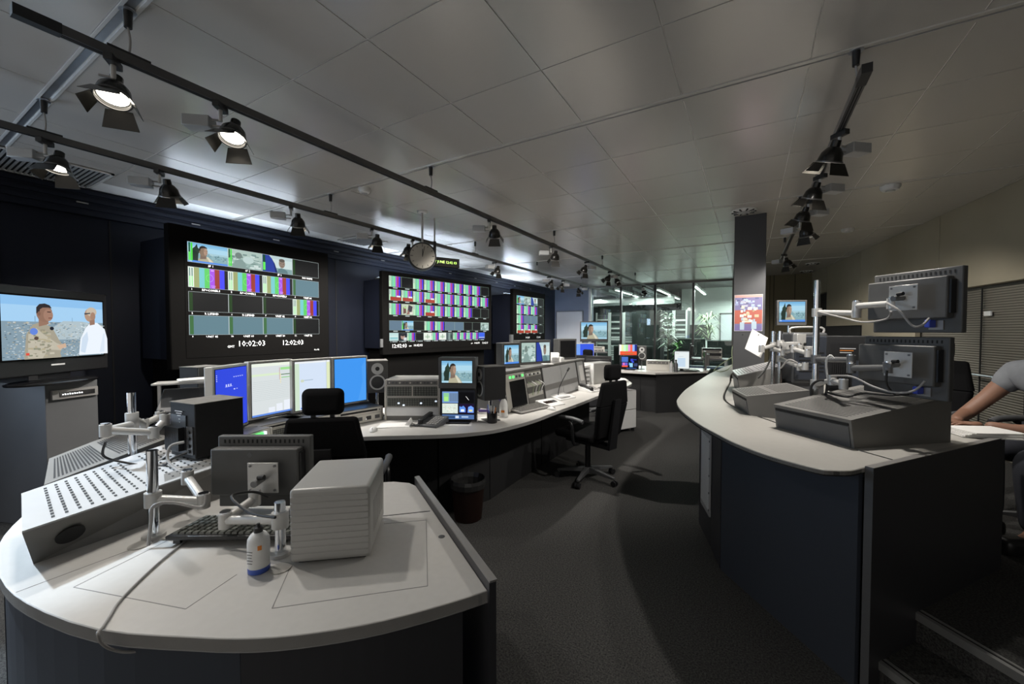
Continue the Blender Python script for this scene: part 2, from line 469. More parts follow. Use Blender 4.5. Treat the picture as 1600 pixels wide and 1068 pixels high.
# column
co = struct(MB().bb(-.165, .155, 5.47, 5.79, 0, 2.85).build('column', 'column_grey', bevel=.004), 'dark grey square column in front of the glass')
tag_p = thing('poster', 'colourful poster with red band fixed on the grey column', 'poster', (-.015, 5.468, 1.5), world=True)
pb = MB().bb(-.155, .13, 5.462, 5.469, 1.50, 1.925).build('sheet', 'white_paper', tag_p)
m_ = MB()
def pq(u0, v0, u1, v1, c, d=0):
    X0, X1, Z0, Z1 = -.152, .127, 1.503, 1.922
    y = 5.4615 - d
    m_.face([(X0 + (X1 - X0) * u0, y, Z0 + (Z1 - Z0) * v0), (X0 + (X1 - X0) * u1, y, Z0 + (Z1 - Z0) * v0), (X0 + (X1 - X0) * u1, y, Z0 + (Z1 - Z0) * v1), (X0 + (X1 - X0) * u0, y, Z0 + (Z1 - Z0) * v1)], c)
pq(0, 0, 1, 1, '#6f6a92'); pq(0, .93, 1, 1, '#b98f88', .0003); pq(0, .2, 1, .58, '#a8584a', .0003); pq(0, 0, 1, .16, '#6d6496', .0003)
random.seed(3)
for k in range(34):
    u = random.random() * .86; v = .6 + random.random() * .28
    pq(u, v, min(1, u + .08 + random.random() * .08), v + .05, random.choice(['#8c93b5', '#54587f', '#a7a9b8', '#474a66', '#9fb0cf']), .0006 + k * .00002)
for k in range(26):
    u = .18 + random.random() * .55; v = .18 + random.random() * .45
    pq(u, v, u + .06 + random.random() * .1, v + .05 + random.random() * .03, random.choice(['#cfc4b0', '#b9a98a', '#d8d4cc', '#a88f6d', '#9fb3c6']), .0012 + k * .00002)
pq(.2, .03, .36, .24, '#a9bccb', .002); pq(.62, .05, .8, .26, '#a9bccb', .002)
m_.build('print_face', 'print', tag_p)

# ceiling fittings
def disc(name, label, x, y, r, h, cat='detector', slots=False):
    t = thing(name, label, cat, (x, y, HC2 - h), world=True)
    MB().lathe([(r * .55, HC2 - h), (r * .8, HC2 - h + .004), (r, HC2 - h * .45), (r, HC2 - .001)], (x, y, 0), n=28).build('body', 'rail_white', t, smooth=True)
    MB().lathe([(r * .45, HC2 - h - .006), (r * .5, HC2 - h + .002)], (x, y, 0), n=20).build('sensor', 'gear_box', t)
    for k in range(10 if slots else 0):
        a = k * math.pi / 5
        MB().box((x + math.cos(a) * r * .72, y + math.sin(a) * r * .72, HC2 - h + .002), (.05 * r / .12, .012, .012), rz(k * 36)).build('vent_slot', 'slot_dark', t)
disc('smoke_detector', 'round white smoke detector on the ceiling above the left lamp tracks', -3.15, 2.60, .055, .05)
disc('smoke_detector', 'round white smoke detector on the ceiling right of the right lamp track, nearest one', 1.11, 5.03, .075, .05)
disc('smoke_detector', 'round white smoke detector on the ceiling right of the right lamp track, farther one', 1.10, 6.86, .07, .045)
disc('ceiling_diffuser', 'round slotted air diffuser in the ceiling at the column head', -.07, 5.24, .13, .02, 'air vent', True)
disc('ceiling_diffuser', 'round slotted air diffuser near the right wall, nearer one', 1.07, 9.98, .12, .02, 'air vent', True)
disc('ceiling_diffuser', 'round slotted air diffuser near the right wall, farther one', 1.085, 11.2, .12, .02, 'air vent', True)
def grille(name, label, x0, x1, y0, y1, n):
    t = thing(name, label, 'air vent', ((x0 + x1) / 2, (y0 + y1) / 2, 2.835), world=True)
    MB().bb(x0, x1, y0, y1, 2.845, 2.8495).build('backing', 'slot_dark', t)
    MB().bb(x0, x1, y0, y0 + .02, 2.835, 2.8495).bb(x0, x1, y1 - .02, y1, 2.835, 2.8495).bb(x0, x0 + .02, y0, y1, 2.835, 2.8495).bb(x1 - .02, x1, y0, y1, 2.835, 2.8495).build('frame', 'rail_white', t)
    for k in range(n):
        y = y0 + .02 + (y1 - y0 - .04) * (k + .5) / n
        MB().bb(x0 + .02, x1 - .02, y - .006, y + .006, 2.834, 2.845).build('slat', 'gear_box', t)
grille('ceiling_grille', 'slatted grey air grille in the ceiling above the navy wall', -5.36, -4.72, .45, 1.28, 26)
grille('ceiling_grille', 'small square air grille in the ceiling behind the hanging clock', -5.25, -4.72, 3.84, 4.32, 10)
# ------------------------------------------------------------------ lamp tracks and track lamps
TZ = 2.64
def track(label, x, y0, y1, hangers):
    t = thing('lamp_track', label, 'lamp track', (x, y0, TZ - .02), group='ceiling lamp tracks', world=True)
    MB().bb(x - .017, x + .017, y0, y1, TZ - .018, TZ + .018).build('track_bar', 'track_grey', t)
    for s in (-1, 1):
        MB().bb(x + s * .006 - .002, x + s * .006 + .002, y0, y1, TZ - .0195, TZ - .0175).build('contact_groove', 'slot_dark', t)
    MB().bb(x - .019, x + .019, y0 - .02, y0 + .10, TZ - .02, TZ + .02).build('end_cap', 'black_plastic', t)
    for y in hangers:
        MB().cyl((x, y, 2.845), (x, y, 2.775), .017, .014).build('hanger', 'black_plastic', t, smooth=True)
        MB().cyl((x, y, 2.848), (x, y, 2.842), .03, n=16).build('hanger_plate', 'rail_steel', t)
        MB().tube(smooth_line([(x, y, 2.775), (x + .006, y + .004, 2.72), (x, y + .002, TZ + .03)], 4), .0045).build('suspension_cable', 'cable_grey', t)
        MB().bb(x - .012, x + .012, y - .07, y + .07, TZ + .018, TZ + .03).build('clamp', 'black_plastic', t)
track('long grey lamp track nearest the middle of the room, left of the column', -2.27, .375, 11.3, RAILS)
track('long grey lamp track nearest the navy display wall', -3.57, -.5, 10.8, RAILS)
track('grey lamp track over the right counter and its tilted boxes', .425, 2.33, 7.9, RAILS[1:4])

def lamp(label, x, y, yaw, tilt, gear=1, on=1.0, group='track spotlights', cone=100, col=(1.0, .95, .88)):
    """head hangs from the track; the beam leaves along local -Y tilted down"""
    t = thing('track_spotlight', label, 'spotlight', (x, y, TZ - .19), yaw, group)
    Z0 = .19
    MB().bb(-.016, .016, -.045, .045, Z0 - .048, Z0 - .019).build('adapter', 'black_plastic', t, bevel=.003)
    MB().cyl((0, 0, Z0 - .045), (0, 0, .085), .009).build('stem', 'arm_grey', t, smooth=True)
    if gear: MB().box((-.10 * gear, .01, .075), (.12, .075, .055)).build('gear_box', 'gear_box', t, bevel=.004)
    for zb in (.092, .062): MB().bb(-.045 * (gear or 1), 0, -.004, .004, zb - .004, zb + .004).build('bracket', 'edge_alu', t)
    T = Matrix.Rotation(R(-tilt), 4, 'X')      # local +Z of the head -> beam goes down -Z, tilted to -Y
    H = Matrix.Translation((.055 * gear, 0, .03)) @ T
    c = H.translation
    M = H.to_3x3().to_4x4()
    hd = MB().lathe([(.013, .085), (.022, .083), (.024, .05), (.035, .042), (.052, .018), (.058, -.012), (.060, -.026), (.056, -.026), (.052, -.01), (.0, -.006)], c, M, 24).build('housing', 'lamp_black', t, smooth=True)
    MB().lathe([(.060, -.022), (.064, -.024), (.064, -.031), (.057, -.031), (.057, -.022)], c, M, 24, False).build('front_ring', 'track_grey', hd, smooth=True)
    le = MB().lathe([(.0, -.014), (.05, -.016), (.0, -.0145)], c, M, 24)
    le.build('lens', 'lamp_lens' if on else 'chrome', hd)
    for k in range(4):
        a = R(90 * k); ca, sa = math.cos(a), math.sin(a); Q = Matrix.Rotation(a, 4, 'Z')
        big = k % 2 == 0
        w0, w1, l = (.045, .062, .062) if big else (.03, .045, .048)
        P = [(-w0, .058, -.032), (w0, .058, -.032), (w1, .058 + l * .62, -.032 - l), (-w1, .058 + l * .62, -.032 - l)]
        P2 = [(p[0], p[1] + .002, p[2]) for p in P]
        vv = [c + (M @ (Q @ Vector(p))) for p in P + P2]
        MB().hexa(vv).build('barn_door', 'lamp_black', hd)
    if on:
        l = bpy.data.lights.new('spot_beam', 'SPOT'); l.energy = SPOT_W * on; l.spot_size = R(cone); l.spot_blend = .35
        l.shadow_soft_size = .035; l.color = col
        o = bpy.data.objects.new('spot_beam', l); COL.objects.link(o); o.parent = t
        o.location = c + M @ Vector((0, 0, -.04)); o.rotation_euler = H.to_euler()
    return t
T1, T2, T3 = -2.27, -3.57, .425
L1 = 'black spotlight on the middle track, '
L2 = 'black spotlight on the track by the navy wall, '
L3 = 'black spotlight on the right track, '
# yaw: direction of the tilt (0 = towards -Y, 90 = towards +X, -90 = towards -X, 180 = +Y)
lamp(L1 + 'big one nearest the camera', T1, .62, 55, 20, 0, .42)
lamp(L1 + 'second from the camera, lit', T1, 1.01, 40, 22, 1, .52, cone=125)
lamp(L1 + 'third, halfway along the ceiling', T1, 3.40, -150, 36, -1, 2.4, cone=140)
lamp(L1 + 'fourth from the camera', T1, 4.87, -140, 34, -1, 2.0, cone=140)
lamp(L1 + 'fifth from the camera', T1, 6.23, -120, 35, 1, 1.2, cone=130)
lamp(L1 + 'sixth from the camera, left of a close pair', T1, 7.48, -120, 40, 1, .8, cone=120)
lamp(L1 + 'seventh, right of a close pair', T1, 7.99, 100, 30, -1, .8, cone=120)
lamp(L1 + 'last one before the glass', T1, 10.3, 100, 35, 1, .8)
lamp(L2 + 'leftmost, glowing above the television', T2, .67, 45, 14, 1, .75)
lamp(L2 + 'second from the left', T2, 1.20, -130, 24, -1, .7, cone=130)
lamp(L2 + 'above the first video wall', T2, 2.14, -125, 26, -1, 3.0, cone=140)
lamp(L2 + 'between first video wall and clock', T2, 3.04, -125, 26, -1, 3.0, cone=140)
lamp(L2 + 'just left of the hanging clock', T2, 3.66, -125, 28, 1, 2.0, cone=140)
lamp(L2 + 'right of the green date display', T2, 5.50, -110, 26, -1, 2.6, cone=140)
lamp(L2 + 'third from the far end', T2, 7.56, -110, 30, -1, 1.0, cone=130)
lamp(L2 + 'second from the far end', T2, 8.29, -110, 30, 1, 1.0, cone=130)
lamp(L2 + 'far end, before the pale door', T2, 9.40, 180, 34, 1, 2.0)
lamp(L2 + 'cool white one beyond the picture edge', T2, -.12, 107, 32, 1, 4.8, cone=40, col=(.72, .86, 1.0))
lamp(L3 + 'nearest the camera', T3, 2.92, -140, 24, 1, 1.2, cone=150)
lamp(L3 + 'second from the camera', T3, 3.65, -140, 24, 1, .6, cone=130)
lamp(L3 + 'third from the camera', T3, 4.31, -140, 26, 1, .6, cone=120)
lamp(L3 + 'fourth from the camera', T3, 4.99, 150, 28, -1, .9, cone=130)
lamp(L3 + 'farthest, left of the air diffusers', T3, 7.1, 140, 25, -1, .8, cone=130)

# strip uplights lying on top of the video wall cabinets, hidden by the screens, that wash the ceiling
def uplight(label, x, y, L, power, z=2.40, ang=0):
    t = thing('strip_uplight', label, 'strip light', (x, y, z), 90 - ang, group='strip uplights behind the video walls')
    MB().bb(0, L, -.05, .05, 0, .04).build('housing', 'track_grey', t)
    MB().bb(.02, L - .02, -.03, .03, .04, .046).build('tube', 'uplight_tube', t)
    l = bpy.data.lights.new('uplight_beam', 'AREA'); l.shape = 'RECTANGLE'; l.size = L - .04; l.size_y = .06; l.energy = power; l.color = (.72, .84, 1.0)
    o = bpy.data.objects.new('uplight_beam', l); COL.objects.link(o); o.parent = t
    o.location = (L / 2, 0, .05); o.rotation_euler = (R(180), 0, 0)
mat('uplight_tube', (.8, .85, .9), .4, emit=(.72, .84, 1.0), es=4.0)
uplight('cool strip light on top of the first video wall cabinet', -5.06, 1.75, 1.4, 5, 2.402, -3)
uplight('cool strip light on top of the middle video wall cabinet', -5.18, 4.5, 2.2, 18, 2.322, 8.8)
uplight('cool strip light on top of the farthest video wall cabinet', -5.05, 8.2, 1.3, 16, 2.362, 1.5)
t = thing('strip_light', 'cool vertical strip light behind the farthest video wall', 'strip light', (-5.15, 9.72, 0), 180)
MB().bb(-.04, .04, -.03, 0, .3, 2.3).build('housing', 'track_grey', t)
MB().bb(-.025, .025, -.036, -.03, .35, 2.25).build('tube', 'uplight_tube', t)
MB().bb(-.12, .12, -.12, .06, 0, .03).build('foot', 'track_grey', t)
MB().bb(-.02, .02, -.02, 0, .03, .3).build('post', 'track_grey', t)
l = bpy.data.lights.new('strip_beam', 'AREA'); l.shape = 'RECTANGLE'; l.size = .06; l.size_y = 1.9; l.energy = 60; l.color = (.72, .84, 1.0)
o = bpy.data.objects.new('strip_beam', l); COL.objects.link(o); o.parent = t; o.location = (0, -.045, 1.3); o.rotation_euler = (R(90), 0, 0)
# ------------------------------------------------------------------ pictures for screens (flat emitting colour patches)
def Q(u0, v0, u1, v1, c): return ([(u0, v0), (u1, v0), (u1, v1), (u0, v1)], c)
def EL(cu, cv, ru, rv, c, n=18): return ([(cu + ru * math.cos(2 * math.pi * k / n), cv + rv * math.sin(2 * math.pi * k / n)) for k in range(n)], c)
def PG(c, *p): return (list(p), c)
def speck(seed, u0, v0, u1, v1, n, cols, w=.05, h=.025):
    r = random.Random(seed); out = []
    for _ in range(n):
        u = u0 + r.random() * (u1 - u0 - w); v = v0 + r.random() * (v1 - v0 - h)
        out.append(Q(u, v, u + w * (.4 + .6 * r.random()), v + h * (.4 + .6 * r.random()), r.choice(cols)))
    return out
def frame(c='#b9c4c4', w=.008, h=.012):
    return [Q(0, 0, 1, h, c), Q(0, 1 - h, 1, 1, c), Q(0, 0, w, 1, c), Q(1 - w, 0, 1, 1, c)]
def p_bars(ring=True, banner=False, simple=False):
    o = [Q(0, 0, 1, 1, '#1c1c20'), Q(0, 0, .14, 1, '#dfe8dc'), Q(.03, .05, .055, .95, '#4f7a74'), Q(.085, .05, .11, .95, '#4f7a74'), Q(.03, .05, .055, .55, '#8fe08f'), Q(.085, .05, .11, .55, '#8fe08f')]
    cols = ['#97a06c', '#74c3c6', '#5cc862', '#a450e0', '#963a30', '#4548f0']
    if simple: cols = ['#8cc7a0', '#7ad0b4', '#7cd690', '#a05ad0', '#b03a6a', '#4a3ce0']
    for k, c in enumerate(cols): o.append(Q(.14 + k * .127, 0, .14 + (k + 1) * .127, 1, c))
    if simple: o.append(Q(.27, 0, .285, 1, '#4f5a3c'))
    if ring:
        for k in range(16):
            a, b = 2 * math.pi * k / 16, 2 * math.pi * (k + 1) / 16
            c = '#b7a0f0' if math.cos((a + b) / 2) > 0 else '#86e07a'
            o.append(PG(c, (.52 + .085 * math.cos(a), .52 + .17 * math.sin(a)), (.52 + .095 * math.cos(a), .52 + .19 * math.sin(a)), (.52 + .095 * math.cos(b), .52 + .19 * math.sin(b)), (.52 + .085 * math.cos(b), .52 + .17 * math.sin(b))))
        o += [Q(.55, .88, .63, .94, '#d9a6f5'), Q(.55, .12, .67, .15, '#d0a8f0'), Q(.57, .04, .66, .07, '#d0a8f0')]
    if banner: o += [Q(.1, 0, 1, .34, '#a23c2c'), Q(.6, .32, .92, .46, '#dfe0e8')]
    return o
def p_black(meter=True):
    return [Q(0, 0, 1, 1, '#1b1c1c')] + ([Q(.02, .05, .10, .95, '#24401f')] if meter else [])
def p_grey(meter=True, c='#5f7d88'):
    return [Q(0, 0, 1, 1, c)] + ([Q(.02, .03, .11, .97, '#3f6a40')] if meter else [])
def p_man(meter=False, banner=True):
    o = [Q(0, 0, 1, 1, '#a3cbde'), Q(0, .8, 1, 1, '#86b9d8'), Q(0, .9, 1, 1, '#74add4'), Q(0, .08, 1, .52, '#7fa3ac'), Q(0, .46, 1, .56, '#9dc0cc')]
    o += speck(5, .4, .2, 1, .52, 70, ['#8fb0b5', '#4c7078', '#a9c2c0', '#3b5a60', '#7fa3a0'])
    o += [PG('#26352f', (.08, .1), (.24, .1), (.26, .6), (.22, .95), (.17, .78), (.12, .7)), EL(.2, .6, .08, .2, '#2c3d33'), EL(.16, .4, .09, .2, '#24332c')]
    o += [PG('#a9a48c', (.22, 0), (.26, .22), (.36, .34), (.46, .36), (.6, .2), (.68, 0)), PG('#c9c7b4', (.44, .36), (.5, .34), (.66, 0), (.55, 0)), PG('#77655a', (.29, .2), (.44, .24), (.45, .42), (.30, .45)), EL(.375, .60, .105, .25, '#84705f'), PG('#2e2a28', (.27, .60), (.268, .72), (.29, .82), (.34, .885), (.40, .885), (.455, .83), (.475, .75), (.44, .79), (.37, .78), (.31, .74), (.30, .62)), EL(.43, .585, .045, .19, '#a98d7a'), EL(.292, .575, .016, .05, '#77655a')]
    o += [Q(.40, .63, .425, .65, '#3b302b'), Q(.445, .63, .468, .65, '#3b302b'), PG('#8a705f', (.435, .62), (.462, .52), (.435, .51)), Q(.415, .435, .46, .452, '#5c4238')]
    if banner: o += [Q(.0, .0, 1, .1, '#4f86d8'), Q(.03, .03, .1, .09, '#9fc0e8')]
    if meter: o += [Q(.02, .08, .06, .97, '#1f5a30'), Q(.07, .08, .115, .97, '#4fd24a'), Q(.02, .08, .06, .5, '#62e05a')]
    return o
def p_smoke(meter=False):
    o = [Q(0, 0, 1, 1, '#93aba5'), Q(0, .55, 1, 1, '#a5bab2')]
    o += speck(9, 0, 0, 1, .9, 60, ['#7f9793', '#b4c6c0', '#6d8581', '#9bb3ae', '#c3d2ce'], .16, .12)
    o += [EL(.3, .68, .1, .17, '#6d7d78'), PG('#7e9490', (.1, 0), (.2, .4), (.35, .5), (.48, .4), (.52, 0)), EL(.58, .5, .16, .2, '#b3c7c4')]
    if meter: o += [Q(.02, .06, .06, .97, '#1f5a30'), Q(.07, .06, .11, .97, '#4fd24a'), Q(.02, .06, .06, .5, '#62e05a')]
    return o
def p_car(meter=False):
    o = [Q(0, 0, 1, 1, '#c2d3d2'), Q(0, 0, 1, .3, '#7d9a9c'), Q(.3, .8, 1, 1, '#b2c6c8')]
    o += [PG('#2c3f96', (0, 0), (.46, 0), (.42, .35), (.33, .75), (.22, 1), (0, 1)), PG('#1e2b66', (.42, 0), (.5, 0), (.4, .55), (.26, .95), (.36, .6))]
    o += [PG('#5d7a7e', (.48, 0), (.52, .25), (.6, .32), (.72, .3), (.82, .18), (.85, 0)), EL(.64, .6, .105, .27, '#8a7a6e'), EL(.64, .78, .1, .1, '#5c564f'), Q(.58, .58, .62, .605, '#3a322e'), Q(.67, .58, .71, .605, '#3a322e'), Q(.61, .42, .68, .435, '#5a443b')]
    if meter: o += [Q(.02, .06, .1, .97, '#1f4a38'), Q(.025, .1, .1, .55, '#62e05a')]
    return o
def p_two_men():
    o = [Q(0, 0, 1, 1, '#9cc4e4'), Q(0, .86, 1, 1, '#86b6e0'), Q(0, 0, 1, .6, '#7e93a0')]
    o += [PG('#a6b6bd', (.25, .3), (.55, .62), (.75, .62), (1, .55), (1, .3))]
    o += speck(21, 0, .0, 1, .6, 700, ['#b9c7cf', '#5f7480', '#8fa5b0', '#d3dde2', '#485a66', '#9c9c8c', '#c4b79c'], .022, .012)
    o += [Q(.24, .6, .245, .69, '#6b8598'), Q(.6, .6, .604, .68, '#6b8598')]
    # man in camouflage, left, facing right
    o += [PG('#9c9686', (.14, 0), (.16, .38), (.22, .55), (.3, .6), (.4, .5), (.46, .3), (.5, .2), (.47, .08), (.48, 0)),
          PG('#b4ae9e', (.17, .02), (.18, .4), (.25, .5), (.31, .4), (.44, .24), (.5, .2), (.48, .12), (.35, .14), (.3, .0))]
    o += speck(4, .17, .03, .42, .48, 60, ['#8f8a78', '#b8b2a1', '#858774', '#a89f86'], .045, .035)
    o += [EL(.225, .44, .035, .055, '#5f7fd0'), EL(.245, .33, .02, .03, '#54433c'), PG('#8f6f5e', (.27, .52), (.36, .56), (.36, .66), (.27, .66)), EL(.325, .74, .075, .145, '#8a6a5a'), EL(.36, .71, .045, .1, '#9a7766'), PG('#2f2a2c', (.25, .74), (.252, .83), (.28, .885), (.33, .90), (.375, .875), (.395, .825), (.36, .835), (.31, .83), (.285, .80), (.275, .72)), EL(.275, .73, .014, .035, '#7a5a4c'), Q(.35, .755, .385, .77, '#3a2a26'), Q(.36, .655, .395, .668, '#6b4038')]
    o += [PG('#c2a68f', (.43, .2), (.52, .24), (.53, .17), (.46, .14)), EL(.39, .49, .02, .03, '#20242c')]
    # man in white shirt, right, seen half from behind
    o += [PG('#dfe6ee', (.66, .02), (.68, .3), (.74, .5), (.8, .6), (.88, .6), (.97, .48), (1, .3), (1, .02)), PG('#c3d2e2', (.68, .08), (.7, .32), (.76, .44), (.77, .3), (.73, .05)), PG('#cfdbe8', (.9, .05), (.95, .4), (.97, .4), (.96, .05)),
          EL(.795, .74, .062, .125, '#a88a76'), EL(.815, .8, .06, .085, '#bcae9c'), EL(.83, .72, .03, .075, '#9c7c68'), PG('#3b4048', (.73, .77), (.8, .785), (.8, .765), (.735, .745)), PG('#8f7060', (.79, .55), (.85, .57), (.85, .66), (.79, .64))]
    o += [Q(.15, .06, .18, .1, '#d05040'), Q(.96, .02, .985, .05, '#e0e6ee')]
    return o
def p_desktop(c0, c1):
    return [Q(0, 0, 1, 1, c0), PG(c1, (.72, 0), (1, 0), (1, 1), (.85, .8), (.88, .45))]
def p_blue():
    o = [Q(0, 0, 1, 1, '#2f45d2')]
    o += [Q(.55 + k * .07, .84, .59 + k * .07, .855, '#aeb8f4') for k in range(5)] + [Q(.3 + k * .07, .70, .34 + k * .07, .74, '#b9c2f6') for k in range(3)]
    o += [Q(.28, .695, .52, .70, '#b9c2f6'), Q(.55, .63, .6, .65, '#b9c2f6'), Q(.64, .635, .68, .645, '#b9c2f6')]
    o += [Q(.45 + (k % 2) * .06, .28 + k * .025, .48 + (k % 2) * .06, .295 + k * .025, '#aab6f2') for k in range(9)] + [Q(.02, .9 - k * .03, .04, .915 - k * .03, '#d9def8') for k in range(4)]
    return o
def p_list():
    o = [Q(0, 0, 1, 1, '#cdd3d4'), Q(0, .94, 1, 1, '#dfe6d8'), Q(0, .0, 1, .035, '#5c86d8'), Q(.0, .76, .7, .80, '#cfe0c0'), Q(.72, .85, 1, .9, '#98d48a'), Q(.72, .75, 1, .765, '#3c6a3a'), Q(.74, .69, 1, .705, '#7cc070'), Q(.69, .66, .70, .9, '#b06a5a'), Q(.71, .58, .73, .78, '#e3d8b0')]
    o += [Q(.02, .3 + k * .035, .95, .305 + k * .035, '#b7c0c2') for k in range(11)] + [Q(.4 + k * .2, .04, .56 + k * .2, .14 + .05 * k, '#dde2ea') for k in range(3)]
    return o
def p_doc():
    o = [Q(0, 0, 1, 1, '#c9d6e8'), Q(0, 0, .12, 1, '#c3d6c0'), Q(.9, .0, 1, 1, '#d3dcb4'), Q(.0, .96, 1, 1, '#dfe3e6'), Q(.88, 0, .9, 1, '#b9c4d0')]
    o += [Q(.25, .6, .5, .615, '#9fb0c0'), EL(.2, .6, .05, .03, '#c3ccb8'), Q(.15, .02, .85, .05, '#4a72d0')]
    return o
def p_multi():
    o = [Q(0, 0, 1, 1, '#17181c'), Q(.03, .57, .5, .95, '#6e90c8'), Q(.07, .62, .23, .9, '#8cc890')]
    o += [Q(.25 + k * .05, .62, .29 + k * .05, .9, '#667a92') for k in range(5)] + [Q(.07, .60 + k * .06, .48, .605 + k * .06, '#5c7898') for k in range(5)] + [Q(.09, .63, .2, .78, '#a2e07c')]
    o += [Q(.53, .57, .97, .93, '#0c0c0f'), PG('#e8e8e8', (.72, .8), (.75, .78), (.83, .66), (.8, .68)), Q(.03, .22, .49, .55, '#d2dcd2')]
    o += speck(12, .05, .23, .45, .52, 30, ['#b8c8b4', '#e4e8dc', '#a7b8a2', '#c9b8ac'], .06, .03)
    o += [Q(.53, .22, .97, .54, '#1d1030'), PG('#5b8be0', (.54, .26), (.72, .26), (.72, .4), (.66, .48), (.6, .44), (.54, .46)), PG('#6f9cf0', (.78, .25), (.96, .25), (.96, .42), (.88, .48), (.8, .44)), Q(.58, .28, .68, .36, '#e4ecf4'), Q(.82, .29, .92, .35, '#e0d890'), Q(.03, .03, .97, .18, '#4c6a9c'), Q(.08, .06, .4, .13, '#30486c'), Q(.42, .06, .52, .14, '#c9d6e8'), Q(.6, .08, .8, .13, '#a8c0dc')]
    return o
def p_bars_red():
    o = [Q(0, 0, 1, 1, '#1c1c20')]
    for k, c in enumerate(['#f2f2ea', '#dfe8a8', '#c8f0d0', '#a6e8a0', '#e890d0', '#f06a50', '#8fb0f0', '#203080']): o.append(Q(k * .125, .35, (k + 1) * .125, 1, c))
    o += [Q(.04, 0, 1, .36, '#e8583a'), Q(.3, .12, .8, .2, '#a8743c'), Q(0, 0, .04, .36, '#f0f0f0')]
    return o
def p_quad():
    o = [Q(0, 0, 1, 1, '#0d0e14')]
    o += [Q(.02, .55, .4, .95, '#4a6fc0'), Q(.55, .6, .7, .8, '#3646c8'), Q(.65, .7, .9, .76, '#2c3aa8'), Q(.62, .5, .75, .6, '#3a52d8'), Q(.04, .15, .38, .5, '#6f5ac0'), Q(.04, .15, .38, .27, '#e8583a'), Q(.1, .3, .2, .48, '#e070b0'), Q(.5, .15, .68, .46, '#8cc8f0'), Q(.75, .2, .96, .45, '#39456c'), Q(.3, .02, .9, .08, '#30508c'), Q(.45, .3, .5, .5, '#58a0e0')]
    return o
def p_page():
    o = [Q(0, 0, 1, 1, '#dbe2e2'), Q(0, .93, 1, 1, '#cfd6d8'), Q(.2, .1, .75, .62, '#bccfe0'), Q(.28, .7, .6, .715, '#a0b4c8'), Q(.06, .86, .3, .875, '#b8a898')]
    o += [Q(.22, .14 + k * .06, .72, .145 + k * .06, '#a6bdd2') for k in range(8)]
    return o
def draw(patches, x0, z0, w, h, y, name, parent, m='screen', step=.00004):
    """patches laid on a surface that faces local -Y"""
    mb = MB()
    for k, (poly, c) in enumerate(patches):
        mb.face([(x0 + min(1, max(0, u)) * w, y - k * step, z0 + min(1, max(0, v)) * h) for u, v in poly], c)
    return mb.build(name, m, parent)

# ------------------------------------------------------------------ the three video walls
def video_wall(label, loc, ang, w, z0, z1, depth, cab_inset):
    t = thing('video_wall', label, 'video wall', (loc[0], loc[1], 0), 90 - ang)
    b = MB()
    b.bb(0, w, 0, .09, z0, z1)
    b.build('bezel', 'bezel_black', t, bevel=.012)
    MB().bb(.02, w - .02, .09, depth, z0 + .10, z1 - .12).build('cabinet', 'navy', t)
    MB().bb(.1, w - .1, .12, depth, 0, z0 + .1).build('plinth', 'bezel_black', t)
    return t
t = video_wall('first big video wall, nearest the camera, above the blue monitors', (-4.70, 1.634), -3, 1.735, 1.125, 2.52, .62, 0)
sc = MB().bb(.125, 1.61, -.004, .002, 1.235, 2.39).build('screen_panel', 'bezel_black', t)
cols = [.150, .509, .866, 1.225, 1.580]
rows = [(2.175, 2.37), (1.93, 2.13), (1.693, 1.888), (1.463, 1.656)]
B = p_bars; fr = frame()
grid = [[p_man(True), p_smoke(True), p_car(True), p_black()], [B(), B(), B(), p_grey()], [p_black(), p_black(), p_black(), B()], [p_grey(), p_grey(), p_grey(), p_black()]]
caps = [['SF 1', 'SF 2', 'SF 3', 'NO NAME'], ['RP+CONBL1', 'RP+CONBL2', 'RP+CONBL3', 'UNIT 04'], ['R LSFSHD', 'R LSFSHD', 'UNIT 02', 'UNIT 03'], ['UNIT 05', 'UNIT 09', 'UNIT 10', 'UNIT 12']]
n_ = 0
for r_ in range(4):
    for c_ in range(4):
        a, b = rows[r_]
        draw(grid[r_][c_] + fr, cols[c_], a, cols[c_ + 1] - cols[c_], b - a, -.006, 'video_tile', sc)
        text(caps[r_][c_], .030, 'caption', 'text_white', sc, TM((cols[c_] + cols[c_ + 1]) / 2 + .02, -.0065, a - .029))
        if r_ > 0:
            n_ += 1; text(str(n_), .026, 'caption', 'text_white', sc, TM(cols[c_] + .03, -.0065, a - .026))
text('10:02:03', .088, 'clock_digits', 'text_white', sc, TM(.74, -.0065, 1.335))
text('12:02:03', .082, 'clock_digits', 'text_white', sc, TM(1.22, -.0065, 1.335))
text('GMT', .034, 'caption', 'text_white', sc, TM(.525, -.0065, 1.325))
text('4 x 32', .028, 'caption', 'text_white', sc, TM(1.54, -.0065, 1.255))

